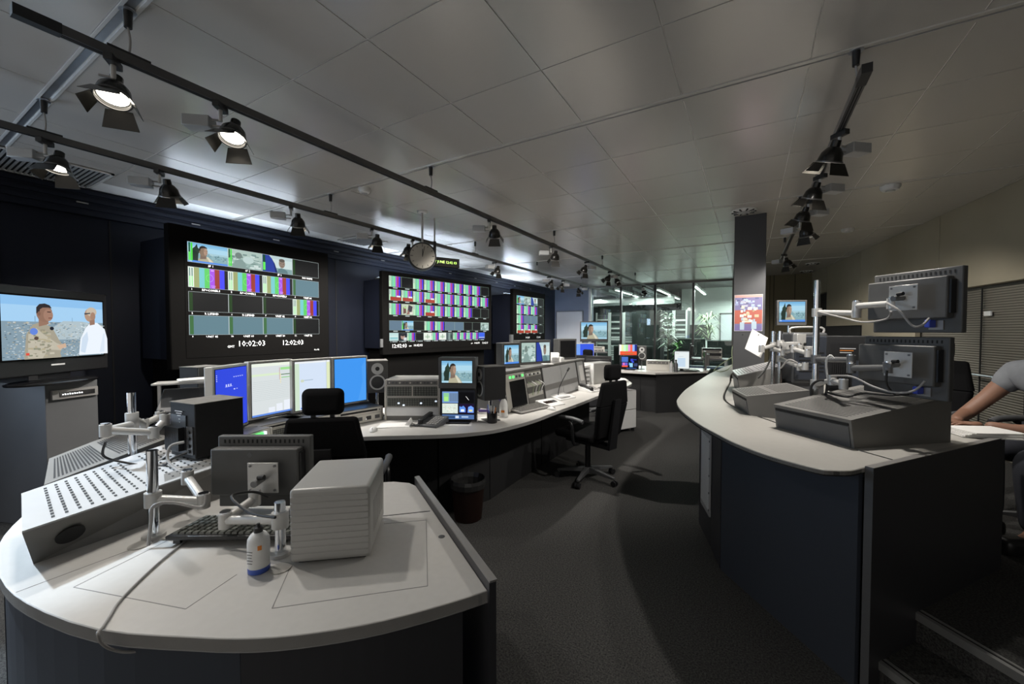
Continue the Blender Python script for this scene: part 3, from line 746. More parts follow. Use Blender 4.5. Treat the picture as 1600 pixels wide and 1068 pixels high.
t = video_wall('widest video wall, the middle one, showing rows of colour bars', (-4.90, 4.364), 8.8, 2.51, 1.125, 2.44, .55, 0)
sc = MB().bb(.095, 2.44, -.004, .002, 1.20, 2.395).build('screen_panel', 'bezel_black', t)
x0, x1 = .115, 2.417; cw = (x1 - x0) / 10
bs = lambda **k: p_bars(False, simple=True, **k)
rowsd = [((2.20, 2.372), ['b', 'k', 'b', 'b', 'b', 'b', 'b', 'b', 'b', 'k']), ((1.985, 2.16), ['r', 'r', 'b', 'r', 'b', 'b', 'b', 'b', 'b', 'b']), ((1.76, 1.94), ['b', 'p', 'b', 'r', 'b', 'b', 'b', 'b', 'k', 'k']), ((1.512, 1.668), ['g', 'm', 'k', 'b', 'b', 'g', 'g', 'k', 'k', 's'])]
kinds = {'b': lambda: bs(), 'r': lambda: bs(banner=True), 'k': lambda: p_black(False), 'g': lambda: p_grey(False, '#5f7688'), 'm': lambda: p_man(True), 's': lambda: p_smoke(),
         'p': lambda: [Q(0, 0, 1, 1, '#b9c4ae'), PG('#6a4a44', (.15, .1), (.4, .2), (.35, .8), (.15, .7)), PG('#3c3540', (.5, .3), (.85, .2), (.95, .8), (.6, .95)), PG('#8f6a60', (.4, .05), (.7, .1), (.6, .5)), Q(.2, .6, .4, .75, '#a8cc8c'), Q(.7, .1, .95, .3, '#d8d8cc')],
         'w': lambda: [Q(0, 0, 1, 1, '#b7d3d2'), Q(.1, .2, .9, .45, '#8fc0c4'), Q(.0, .5, 1, .62, '#cfe0dc')], 'd': lambda: [Q(0, 0, 1, 1, '#1e2630'), EL(.5, .5, .25, .35, '#a88a80'), EL(.5, .75, .25, .2, '#2c2a30'), Q(.6, .0, .95, .4, '#cfd4d8')],
         'v': lambda: [Q(0, 0, 1, 1, '#dfe6dc'), Q(.2, .3, .8, .6, '#b9cbb9'), Q(.45, .2, .55, .8, '#8fa890')], 'u': lambda: [Q(0, 0, 1, 1, '#3f62e0'), Q(0, .0, 1, .25, '#1c2c90'), Q(0, .2, 1, .3, '#c9d8f0')], 'x': lambda: [Q(0, 0, 1, 1, '#4e5c5c'), Q(.3, 0, .6, 1, '#7d908c'), Q(.6, .2, .8, .7, '#33403c')]}
for (a, b), ks in rowsd:
    for c_, k in enumerate(ks):
        o = kinds[k]() + frame('#8fa69a', .012, .014)
        draw(o, x0 + c_ * cw, a, cw, b - a, -.006, 'video_tile', sc)
        draw([Q(0, 0, 1, 1, '#b5bfc0')], x0 + (c_ + .32) * cw, a - .022, cw * .36, .014, -.0062, 'caption_bar', sc)
cw2 = (2.30 - x0) / 13
for c_, k in enumerate('wdbkvbvxbbbbu'):
    draw(kinds[k]() + frame('#9fb0ac', .012, .014), x0 + c_ * cw2, 1.345, cw2, .128, -.006, 'video_tile', sc)
    draw([Q(0, 0, .1, 1, '#b5bfc0'), Q(.25, 0, 1, 1, '#b5bfc0')], x0 + (c_ + .12) * cw2, 1.325, cw2 * .76, .012, -.0062, 'caption_bar', sc)
text('12:02:03', .085, 'clock_digits', 'text_white', sc, TM(.30, -.0065, 1.235))
text('10:02:03', .055, 'clock_digits', 'text_white', sc, TM(.67, -.0065, 1.245))
text('GMT', .026, 'caption', 'text_white', sc, TM(.51, -.0065, 1.245))
text('10:02:03', .045, 'clock_digits', 'text_white', sc, TM(2.08, -.0065, 1.255))
text('12:02:03', .050, 'clock_digits', 'text_white', sc, TM(2.31, -.0065, 1.25))
text('GMT', .024, 'caption', 'text_white', sc, TM(1.94, -.0065, 1.255))
# socket plate on the left flank
MB().bb(-.05, -.005, -.02, .0, 1.25, 1.38).build('socket_plate', 'slate', t)

t = video_wall('farthest and smallest looking video wall, beside the pale door', (-4.70, 8.037), 1.5, 1.60, 1.10, 2.48, .6, 0)
sc = MB().bb(.11, 1.52, -.004, .002, 1.20, 2.37).build('screen_panel', 'bezel_black', t)
cw = (1.50 - .142) / 4
kk = ['mscn', 'bbbk', 'bggk', 'rrrk']; kinds['c'] = lambda: p_car(); kinds['n'] = lambda: p_black(False)
for r_ in range(4):
    b = 2.337 - r_ * .228; a = b - .20
    for c_ in range(4):
        draw(kinds[kk[r_][c_]]() + frame('#8fa69a', .012, .012), .142 + c_ * cw, a, cw, b - a, -.006, 'video_tile', sc)
        draw([Q(0, 0, 1, 1, '#b5bfc0')], .142 + (c_ + .35) * cw, a - .018, cw * .3, .012, -.0062, 'caption_bar', sc)
text('10:02:03', .06, 'clock_digits', 'text_white', sc, TM(.66, -.0065, 1.325))
text('12:02:03', .06, 'clock_digits', 'text_white', sc, TM(1.22, -.0065, 1.325))
text('4 x 32', .024, 'caption', 'text_white', sc, TM(1.46, -.0065, 1.24))
MB().bb(-.14, -.04, -.03, .02, 1.24, 1.42).build('socket_plate', 'slate', t)

# ------------------------------------------------------------------ clocks hanging from the ceiling
c0 = at(660, 401, 4.55)
t = thing('wall_clock', 'round hanging station clock with pale face beside a spotlight', 'clock', (c0.x, c0.y, c0.z), 44)
Y90 = Matrix.Rotation(R(90), 4, 'X')
MB().lathe([(.150, -.05), (.155, -.045), (.155, .045), (.150, .05)], (0, 0, 0), Y90, 36).build('case', 'black_plastic', t, smooth=True)
fc = MB().lathe([(0, .052), (.138, .0515), (.138, .05)], (0, 0, 0), Y90, 36).build('dial', 'clock_face', t)
for k in range(12):
    a = R(30 * k)
    MB().box((math.sin(a) * .118, -.053, math.cos(a) * .118), (.006, .002, .03 if k % 3 == 0 else .018), Matrix.Rotation(a, 4, 'Y')).build('hour_mark', 'black_plastic', fc)
MB().box((.001, -.056, .035), (.008, .002, .085), Matrix.Rotation(R(2), 4, 'Y')).build('hour_hand', 'black_plastic', fc)
MB().box((.012, -.058, .05), (.006, .002, .12), Matrix.Rotation(R(12), 4, 'Y')).build('minute_hand', 'black_plastic', fc)
MB().cyl((0, 0, .15), (0, 0, 2.85 - c0.z), .012).build('suspension_rod', 'arm_grey', t, smooth=True)
MB().cyl((.0, .0, 2.83 - c0.z), (0, 0, 2.849 - c0.z), .05, .06, 20).build('ceiling_rose', 'rail_white', t, smooth=True)
c1 = at(694, 410, 4.9)
t = thing('date_display', 'black digital display hanging from the ceiling with green date and time', 'digital clock', (c1.x, c1.y, c1.z), 62)
MB().bb(-.19, .19, -.03, .03, -.055, .055).build('case', 'bezel_black', t, bevel=.004)
text('27 JUNE 12:02 03', .042, 'date_digits', 'led_text', t, TM(0, -.032, -.014))
MB().cyl((-.12, 0, .05), (-.12, 0, .24), .018).build('hanger_tube', 'black_plastic', t, smooth=True)
MB().cyl((-.12, 0, .24), (-.12, 0, 2.85 - c1.z), .009).build('suspension_rod', 'arm_grey', t, smooth=True)

# ------------------------------------------------------------------ television on its cabinet
tv_r = at(164, 520, 3.6)
t = thing('television', 'large black television on the grey cabinet showing two men talking', 'television', (tv_r.x, tv_r.y, 1.10), 129)
TW = .93
MB().bb(-TW, 0, -.02, .07, .07, .725).build('housing', 'black_plastic', t, bevel=.01)
MB().bb(-TW + .045, -.045, -.028, -.018, .185, .665).build('bezel', 'bezel_black', t)
draw(p_two_men(), -TW + .06, .197, TW - .12, .455, -.030, 'picture', t)
MB().bb(-.52, -.41, -.022, -.019, .135, .147).build('badge', 'print_white', t)
MB().bb(-.60, -.34, .0, .06, .03, .1).build('neck', 'black_gloss', t)
MB().lathe([(.28, .0), (.285, .012), (.26, .022), (.0, .03)], (-.47, .0, .0), Matrix.Diagonal((1.15, .62, 1, 1)), 36).build('foot', 'black_gloss', t, smooth=True)
cb = thing('tv_cabinet', 'tall grey cabinet with a slim device slot under the television', 'cabinet', (tv_r.x, tv_r.y, 0), 0, world=True)
cA = at(70, 600, 3.03); cB = at(152, 592, 3.35); u = Vector((cB.x - cA.x, cB.y - cA.y, 0)).normalized(); wv = Vector((-u.y, u.x, 0))
cC = Vector((cA.x, cA.y, 0)) + wv * .9
def PT(p, z): return (p.x, p.y, z)
E0, E1 = Vector((cA.x, cA.y, 0)), Vector((cB.x, cB.y, 0)); E2 = E1 + wv * .9; E3 = E0 + wv * .9
cw_len = (E1 - E0).length
MB().prism([(p.x, p.y) for p in (E0, E1, E2, E3)], 0, 1.10).build('body', 'cabinet_grey', cb, bevel=.004)
nrm = -wv
def onface(s, z, d=0): q = E0 + u * (s * cw_len) + nrm * d; return (q.x, q.y, z)
dv = MB().hexa([onface(.09, .975), onface(.97, .975), onface(.97, .975, .02), onface(.09, .975, .02), onface(.09, 1.045), onface(.97, 1.045), onface(.97, 1.045, .02), onface(.09, 1.045, .02)]).build('device_front', 'edge_alu', cb)
MB().hexa([onface(.22, .992, .018), onface(.9, .992, .018), onface(.9, .992, .024), onface(.22, .992, .024), onface(.22, 1.028, .018), onface(.9, 1.028, .018), onface(.9, 1.028, .024), onface(.22, 1.028, .024)]).build('display_window', 'black_gloss', dv)
for k in range(9):
    s = .26 + k * .045
    MB().hexa([onface(s, 1.004, .024), onface(s + .03, 1.004, .024), onface(s + .03, 1.004, .025), onface(s, 1.004, .025), onface(s, 1.014 + .004 * (k % 2), .024), onface(s + .03, 1.014, .024), onface(s + .03, 1.014, .025), onface(s, 1.014, .025)]).build('display_digit', 'text_white', dv)
# ------------------------------------------------------------------ left foreground desk
DZ = .745
arc = smooth_line([(-.646, .957, 0), (-.71, .855, 0), (-.811, .719, 0), (-.918, .609, 0), (-1.035, .516, 0), (-1.175, .438, 0), (-1.418, .327, 0), (-1.72, .262, 0), (-1.97, .25, 0), (-2.27, .285, 0), (-2.55, .385, 0), (-2.80, .53, 0), (-3.02, .72, 0), (-3.14, .92, 0)], 3)
arc = [(p.x, p.y) for p in arc]
inner = [(-3.12, 1.12), (-2.6, 1.13), (-2.2, 1.10), (-1.9, 1.14), (-1.72, 1.24), (-1.62, 1.35), (-1.53, 1.425), (-1.45, 1.452), (-1.393, 1.44)]
dk = thing('curved_desk', 'pale curved desk in the foreground with dark navy front panels', 'desk', (-1.6, .8, 0), world=True)
MB().prism(arc + inner, DZ - .036, DZ).build('desk_top', 'desk_top', dk, bevel=.003)
MB().strip(arc, -.004, DZ - .036, DZ - .002).build('edge_band', 'desk_edge', dk)
def inset(line, d):
    L = [Vector(p) for p in line]; o = []
    for i, p in enumerate(L):
        t_ = (L[min(i + 1, len(L) - 1)] - L[max(i - 1, 0)]).normalized(); o.append(tuple(p + Vector((t_.y, -t_.x)) * d))
    return o
ins = inset(arc, .035)
ia = [p for p in ins]
cut = 13
MB().strip(ia[2:cut + 1], .02, .0, DZ - .036).build('front_panel', 'dark_panel', dk)
MB().strip(ia[cut:26], .02, .0, DZ - .036).build('front_panel', 'navy_panel', dk)
MB().strip(ia[26:], .02, .0, DZ - .036).build('front_panel', 'navy_panel', dk)
j = Vector(ia[cut])
MB().box((j.x, j.y, .354), (.016, .05, .708), rz(-60)).build('panel_gap', 'slot_dark', dk)
sd = Vector((-1.393 + .646, 1.44 - .957)).normalized(); sn = Vector((sd.y, -sd.x)) * -1
if sn.x < 0: sn = -sn
pA, pB = Vector((-.646, .957)) - sd * .012, Vector((-1.393, 1.44)) + sd * .03
MB().prism([tuple(pA), tuple(pB), tuple(pB + sn * .022), tuple(pA + sn * .022)], 0, .775).build('side_panel', 'dark_panel', dk)
MB().prism([tuple(pA - sd * .003), tuple(pB), tuple(pB + sn * .024), tuple(pA + sn * .024 - sd * .003)], .775, .781).build('side_edge', 'edge_alu', dk)
def seamline(pts, par, z=DZ, w=.0022, m='seam'):
    for a, b in zip(pts, pts[1:]):
        a = Vector(a); b = Vector(b); d = (b - a).normalized(); n = Vector((-d.y, d.x)) * w / 2
        MB().prism([tuple(a - n), tuple(b - n), tuple(b + n), tuple(a + n)], z - .001, z + .0006).build('hatch_seam', m, par)
def g2(*pp): return [tuple(az(x, y, DZ).xy) for x, y in pp]
seamline(g2((453, 887), (425, 950), (668, 915), (666, 812), (600, 818)), dk)
seamline(g2((370, 897), (290, 951), (115, 917), (300, 825)), dk)
seamline(g2((25, 925), (240, 845)), dk)
seamline(g2((597, 806), (672, 798)), dk, w=.006, m='slot_dark')
for x, y in ((690, 838),):
    p = az(x, y, DZ); MB().cyl((p.x, p.y, DZ - .001), (p.x, p.y, DZ + .001), .012, n=18).build('screw_cap', 'slate', dk)
for x, y in ((218, 852), (438, 888)):
    p = az(x, y, DZ); MB().cyl((p.x, p.y, DZ - .001), (p.x, p.y, DZ + .003), .032, n=28).build('cable_grommet', 'counter_top', dk)

# perforated console boxes on the desk
def wedge(name, label, B4, T4, mtop, mside, rows=(), holes=11, slots=0, disc_at=None, group='sloping console boxes'):
    t = thing(name, label, 'console box', (sum(p[0] for p in B4) / 4, sum(p[1] for p in B4) / 4, B4[0][2]), world=True, group=group)
    P = [Vector(p) for p in B4 + T4]
    cz = Vector((0, 0, .004))
    MB().hexa(P[:4] + P[4:]).build('body', mside, t)
    up = (P[5] - P[4]).cross(P[7] - P[4]).normalized()
    if up.z < 0: up = -up
    MB().hexa([p + up * .0005 for p in P[4:]] + [p + up * .006 for p in P[4:]]).build('cover', mtop, t)
    def on(u_, v_): return (P[4] * (1 - u_) + P[5] * u_) * (1 - v_) + (P[7] * (1 - u_) + P[6] * u_) * v_ + up * .0062
    for u_ in rows:
        mb = MB()
        for k in range(holes):
            v_ = .10 + .8 * k / (holes - 1)
            a = on(u_, v_); e1 = (P[5] - P[4]).normalized() * .0045; e2 = (P[7] - P[4]).normalized() * .0105
            mb.face([a - e1 - e2, a + e1 - e2, a + e1 + e2, a - e1 + e2])
        mb.build('vent_holes', 'slot_dark', t, kind='stuff')
    for k in range(slots):
        u_ = .06 + .88 * k / (slots - 1)
        if slots > 10 and .45 < u_ < .53: continue
        MB().face([on(u_ - .007, .10), on(u_ + .007, .10), on(u_ + .007, .90), on(u_ - .007, .90)]).build('vent_slot', 'slot_dark', t)
    return t, P, on
G1, P, on = wedge('console_box', 'pale perforated console box with round port, on the left of the curved desk',
      [(-1.99, .32, DZ), (-2.06, 1.0, DZ), (-2.75, 1.0, DZ), (-2.3, .36, DZ)], [(-1.90, .285, .885), (-2.09, .98, .885), (-2.70, .98, .90), (-2.29, .345, .90)],
      'console_pale', 'console_grey', [.10 + k * .048 for k in range(9)] + [.62 + k * .045 for k in range(7)], 12)
a = (P[0] * .5 + P[4] * .5); b = (P[1] * .5 + P[5] * .5); c = a + (b - a) * .14
nn = (P[1] - P[0]).cross(P[4] - P[0]).normalized()
if nn.x < 0: nn = -nn
MB().cyl(c - nn * .002, c + nn * .002, .036, n=28).build('round_port', 'slot_dark', G1)
a = on(.52, .06); MB().face([on(.56, .04), on(.96, .06), on(.96, .22), on(.60, .22)]).build('smooth_strip', 'console_grey', G1)
wedge('console_box', 'slotted dark console box behind the perforated one on the left desk',
      [(-2.50, .46, DZ), (-2.82, .96, DZ), (-3.08, .86, DZ), (-2.76, .54, DZ)], [(-2.46, .43, .87), (-2.80, .97, .90), (-3.10, .86, .93), (-2.76, .50, .91)],
      'console_grey', 'slate', [], 0, 34)

# monitor arm kit
def arm(label, base, top, segs, plate=None, group='pole mounted monitor stands', z0=DZ, mcol='arm_grey', plate_rot=0, pr=.017):
    """chrome pole at base; segs = list of point lists, each point a joint"""
    t = thing('monitor_stand', label, 'monitor stand', (base[0], base[1], z0), world=True, group=group)
    MB().cyl((base[0], base[1], z0), (base[0], base[1], top), pr, n=20).build('pole', 'chrome', t, smooth=True)
    MB().cyl((base[0], base[1], z0), (base[0], base[1], z0 + .012), pr * 2.1, n=24).build('foot', 'arm_grey', t, smooth=True)
    for mcol, sg in [(q if isinstance(q, tuple) else (mcol, q)) for q in segs]:
        pts = [Vector(p) for p in sg]
        for k, p in enumerate(pts):
            r_ = .026 if k == 0 else .021
            MB().cyl(p - Vector((0, 0, .026)), p + Vector((0, 0, .026)), r_, n=18).build('collar' if k == 0 else 'joint', mcol, t, smooth=True)
            if k: MB().cyl(p + Vector((0, 0, .026)), p + Vector((0, 0, .031)), r_ * .8, n=18).build('joint_cap', 'chrome', t, smooth=True)
        for a, b in zip(pts, pts[1:]):
            MB().cyl(a, b, .0165, .0150, n=14).build('arm_link', mcol, t, smooth=True)
    for plate in ([] if plate is None else plate if isinstance(plate, list) else [plate]):
        p = Vector(plate); M = rz(plate_rot)
        pl = MB().box(p, (.12, .005, .12), M).build('mount_plate', 'arm_grey', t, bevel=.001)
        for sx in (-1, 1):
            for sz in (-1, 1):
                q = p + M @ Vector((sx * .048, -.004, sz * .048)); MB().cyl(q, q + M @ Vector((0, -.003, 0)), .005, n=8).build('bolt', 'arm_dark', pl)
        q = p + M @ Vector((0, -.03, -.005)); MB().cyl(p, p + M @ Vector((0, -.06, -.005)), .013, n=12).build('pivot', 'arm_dark', t, smooth=True)
        MB().cyl(q + M @ Vector((.005, -.01, .02)), q + M @ Vector((.03, -.012, .022)), .009, n=10).build('knob', 'black_plastic', t, smooth=True)
    return t
def cable(label, pts, r=.004, m='cable_black', k=6, group='cables'):
    o = MB().tube(smooth_line(pts, k), r, 7).build('cable', m, smooth=True)
    return tag(o, label, 'cable', group)
def monitor_back(label, c, w, h, rot, tilt=0, d=.06, parent_cat='monitor', m='monitor_grey', logo=True, plug=False):
    """flat monitor; its screen faces local +Y, its back faces local -Y"""
    t = thing('monitor', label, 'monitor', c, rot); t.rotation_euler[0] = R(tilt)
    MB().bb(-w / 2, w / 2, -.012, .018, 0, h).build('housing', m, t, bevel=.005)
    MB().bb(-w / 2 + .002, w / 2 - .03, -d, -.012, h * .22, h * .86).build('rear_cover', m, t, bevel=.006)
    MB().bb(-w / 2 + .015, w / 2 - .015, .018, .020, .02, h - .02).build('screen', 'black_gloss', t)
    for k in range(18):
        x = -w / 2 + .03 + k * (w - .06) / 17
        MB().bb(x - .003, x + .003, -.0135, -.0125, h * .90, h * .95).build('vent_slot', 'slot_dark', t)
    MB().bb(w / 2 - .032, w / 2 - .022, -d * .8, -.0125, h * .3, h * .8).build('side_ridge', 'black_plastic', t)
    if logo:
        MB().lathe([(.0, .0), (.012, .0), (.012, .001), (.0, .001)], (-.03, -d, h * .78), Matrix.Rotation(R(90), 4, 'X'), 4).build('logo_mark', 'slate', t)
    if plug:
        MB().bb(w * .18, w * .33, -.02, -.012, .015, h * .19).build('port_panel', 'edge_alu', t)
        p = MB().bb(w * .20, w * .26, -.06, -.02, h * .08, h * .2).build('video_plug', 'blue_plug', t, bevel=.004)
    return t

# right-hand arm and monitor of the curved desk
mc = at(417, 775, 1.70)
monitor_back('grey monitor seen from behind on the curved desk, left of the white case', (mc.x, mc.y, .765), .385, .298, 31)
pp = at(411, 746, 1.60)
arm('short chrome monitor arm beside the white spray bottle', (-1.357, .76), .925, [[(-1.357, .76, .865), at(352, 812, 1.42), at(398, 778, 1.55)]], plate=pp, plate_rot=31)
cable('grey cable looped over the short monitor arm', [at(430, 808, 1.33), at(390, 800, 1.38), at(362, 775, 1.44), at(395, 768, 1.52), at(420, 775, 1.55)], .005, 'cable_black')
# middle arm (monitor removed)
arm('bare chrome monitor arm in front of the black speaker', (-1.875, .59), 1.065, [[(-1.875, .59, .885), at(318, 782, 1.52), at(293, 745, 1.62)]])
cable('grey cable strapped along the bare monitor arm', [at(232, 852, 1.40), at(236, 815, 1.42), at(240, 790, 1.43), at(270, 785, 1.46), at(315, 792, 1.48), at(322, 772, 1.5)], .0055, 'cable_grey')
# rear arm
arm('tall chrome monitor arm between the two left console boxes', (-2.60, .745), 1.20, [[(-2.60, .745, 1.045), at(165, 672, 1.75), at(240, 675, 1.9), at(258, 655, 1.95)], [(-2.60, .745, 1.075), at(225, 662, 2.1), at(250, 650, 2.2)]])
cable('black cable drooping from the tall monitor arm', [at(165, 690, 1.75), at(162, 712, 1.76), at(195, 722, 1.8), at(235, 726, 1.85), at(262, 712, 1.9)], .005)

# loudspeaker seen from behind
sp = thing('loudspeaker', 'black loudspeaker seen from behind with heat sink, on the left console box', 'speaker', (-2.2, .85, .905), 6.5, group='studio loudspeakers')
MB().bb(-.20, 0, 0, .22, 0, .255).build('cabinet', 'black_matte', sp, bevel=.004)
MB().bb(-.203, .003, -.003, .222, .255, .258).build('dusty_top', 'speaker_dust', sp)
MB().bb(-.185, -.065, -.005, 0, .02, .20).build('rear_panel', 'black_plastic', sp)
for k in range(11):
    MB().bb(-.190 + k * .0105, -.184 + k * .0105, -.03, -.005, .035, .145).build('heat_sink_fin', 'black_plastic', sp)
MB().bb(-.06, -.012, -.006, 0, .02, .15).build('connector_plate', 'track_grey', sp)
for z in (.125, .095, .06, .035): MB().cyl((-.036, -.006, z), (-.036, -.012, z), .008, n=12).build('socket', 'slot_dark', sp)
for k, z in enumerate((.215, .205, .195, .178, .163)):
    MB().bb(-.15 + .01 * k, -.09 - .006 * k, -.0062, -.005, z, z + .004).build('print_line', 'print_white', sp)
cable('grey cable plugged into the back of the left loudspeaker', [at(288, 690, 1.83), at(266, 697, 1.8), at(263, 720, 1.78), at(285, 740, 1.74), at(306, 756, 1.66)], .006, 'cable_grey')
cable('second grey cable from the left loudspeaker', [at(292, 707, 1.84), at(270, 716, 1.80), at(255, 727, 1.80), at(230, 727, 1.82)], .005, 'cable_black')

# keyboard, bottle, white case
def keyboard(label, c, rot, w=.42, d=.15, m='black_plastic', key='button_dark', rows=6, cols=18, tilt=5):
    t = thing('keyboard', label, 'keyboard', c, rot); t.rotation_euler[0] = R(tilt)
    MB().bb(-w / 2, w / 2, -d / 2, d / 2, 0, .016).build('base', m, t, bevel=.004)
    mb = MB()
    for r_ in range(rows):
        for c_ in range(cols):
            x = -w / 2 + .012 + (c_ + .5) * (w - .024) / cols; y = -d / 2 + .012 + (r_ + .5) * (d - .024) / rows
            mb.box((x, y, .019), ((w - .024) / cols * .8, (d - .024) / rows * .8, .008), taper=(.8, .8))
    mb.build('keys', key, t, kind='stuff')
    for s in (-1, 1): MB().bb(s * w * .42 - .012, s * w * .42 + .012, d / 2 - .02, d / 2 - .008, -.014, 0).build('foot', m, t)
    return t
keyboard('black keyboard under the monitor arm on the curved desk', (-1.615, .775, DZ + .014), 211, .44, .19, tilt=4)

bo = thing('spray_bottle', 'white bottle with black cap and blue base on the curved desk', 'bottle', (-1.324, .673, DZ), 20)
MB().lathe([(.028, 0), (.031, .004), (.031, .018)], n=28).build('blue_base', 'blue_label', bo, smooth=True)
MB().lathe([(.031, .018), (.0315, .09), (.030, .105), (.022, .118), (.012, .124), (.012, .128)], n=28).build('body', 'white_plastic', bo, smooth=True)
MB().lathe([(.0125, .124), (.0125, .138), (.006, .142), (.005, .150), (.0, .150)], n=20).build('cap', 'black_plastic', bo, smooth=True)
MB().box((.0235, -.0215, .085), (.011, .001, .014), rz(46)).build('orange_label', 'orange_mark', bo)
for k in range(5): MB().box((-.003, -.0318, .074 - k * .009), (.02 - .003 * (k % 3), .0006, .0018), rz(0)).build('label_text', 'slate', bo)

pc = thing('white_case', 'boxy off white equipment case with ribbed front on the curved desk', 'equipment case', (-1.26, .734, DZ), 39.9)
MB().bb(0, .247, 0, .31, .008, .247).build('body', 'pc_case', pc, bevel=.012, seg=3)
for k in range(10):
    z = .03 + k * .0205
    MB().bb(.004, .243, -.0018, .006, z - .009, z + .0085).build('front_rib', 'pc_case', pc, bevel=.0015)
MB().bb(.02, .23, .02, .29, 0, .010).build('underside', 'slot_dark', pc)
for k in range(9):
    MB().bb(.2462, .2476, .07 + k * .022, .078 + k * .022, .06, .17).build('side_slot', 'edge_alu', pc)
# long cable over the desk edge
cable('long grey cable lying across the curved desk and hanging over its edge', [az(300, 838, .75), az(268, 862, .75), az(232, 893, .75), az(190, 935, .75), az(172, 962, .75), az(160, 980, .752), at(153, 988, .985), at(158, 1003, .985), at(175, 1014, 1.0), at(205, 1018, 1.02), at(250, 1010, 1.05)], .0035, 'cable_grey')
# ------------------------------------------------------------------ long main desk in front of the video walls
E_ = smooth_line([(-2.46, 1.20, 0), (-2.52, 1.40, 0), (-2.53, 1.62, 0), (-2.43, 1.85, 0), (-2.33, 1.97, 0), (-1.95, 2.25, 0), (-1.78, 2.42, 0), (-1.66, 2.63, 0), (-1.58, 3.01, 0), (-1.56, 3.43, 0), (-1.53, 3.99, 0), (-1.51, 4.64, 0), (-1.44, 5.50, 0), (-1.47, 5.94, 0), (-1.66, 6.26, 0), (-1.95, 6.4, 0)], 4)
E_ = [(p.x, p.y) for p in E_]
back = [(-2.6, 6.3), (-2.65, 5), (-2.6, 4.0), (-2.75, 3.3), (-3.1, 2.75), (-3.3, 2.3), (-3.35, 1.7), (-3.25, 1.2)]
md = thing('main_desk', 'long pale S-shaped control desk in front of the video walls', 'desk', (-2.4, 3.2, 0), world=True)
MB().prism(E_ + back, DZ - .03, DZ).build('desk_top', 'desk_top', md, bevel=.003)
MB().strip(E_, -.003, DZ - .03, DZ - .003).build('edge_band', 'desk_edge', md)
for seg_ in ([(-2.72, 1.95), (-2.45, 2.25), (-2.18, 2.50)], [(-2.17, 2.51), (-2.05, 2.68), (-1.97, 2.95)], [(-1.97, 2.96), (-1.98, 3.4), (-1.98, 4.0)], [(-1.98, 4.02), (-1.95, 4.8), (-1.92, 5.4)]):
    MB().strip(seg_, .02, 0, DZ - .03).build('modesty_panel', 'black_matte', md)
MB().strip([(-2.75, 1.25), (-2.78, 1.6), (-2.72, 1.94)], .02, 0, DZ - .03).build('modesty_panel', 'black_matte', md)
MB().strip([(-2.55, 6.2), (-2.6, 5), (-2.55, 4.0), (-2.7, 3.3), (-3.05, 2.75), (-3.25, 2.3), (-3.3, 1.7), (-3.2, 1.25)], .02, 0, DZ - .03).build('rear_panel', 'dark_panel', md)

def monitor(label, c, w, h, rot, patches, bezel='silver_bezel', d=.05, tilt=0, margin=.018, foot=None, group=None, chin=0, picname='picture'):
    """flat monitor, screen facing local -Y, c = bottom centre"""
    t = thing('monitor', label, 'monitor', c, rot, group); t.rotation_euler[0] = R(tilt)
    MB().bb(-w / 2, w / 2, 0, d, 0, h).build('housing', bezel, t, bevel=.004)
    MB().bb(-w / 2 + margin * .8, w / 2 - margin * .8, -.0015, 0.002, margin * .8 + chin, h - margin * .8).build('screen_glass', 'black_gloss', t)
    if patches: draw(patches, -w / 2 + margin, margin + chin, w - 2 * margin, h - 2 * margin - chin, -.003, picname, t)
    if foot:
        MB().bb(-.03, .03, d * .3, d * .8, -foot, .02).build('neck', bezel, t)
        MB().bb(-.10, .10, -.06, .12, -foot, -foot + .012).build('foot', bezel, t, bevel=.004)
    return t
G4 = 'silver monitors standing side by side on the main desk'
def ground(px, py, d, z):
    p = at(px, py, d); return (p.x, p.y, z)
monitor('silver upright monitor with deep blue screen, leftmost of four', ground(362, 615, 2.5, .885), .33, .405, 123, p_blue(), group=G4)
monitor('silver upright monitor with pale list and green lines, second of four', ground(425, 605, 2.9, .885), .33, .405, 96, p_list(), group=G4)
monitor('silver upright monitor with pale blue page behind the chair headrest, third of four', ground(489, 600, 3.15, .88), .33, .405, 90, p_doc(), group=G4)
monitor('silver upright monitor with plain light blue screen, rightmost of four', ground(548, 595, 3.42, .88), .33, .405, 85, p_desktop('#3f8fe4', '#4a96e6'), group=G4)

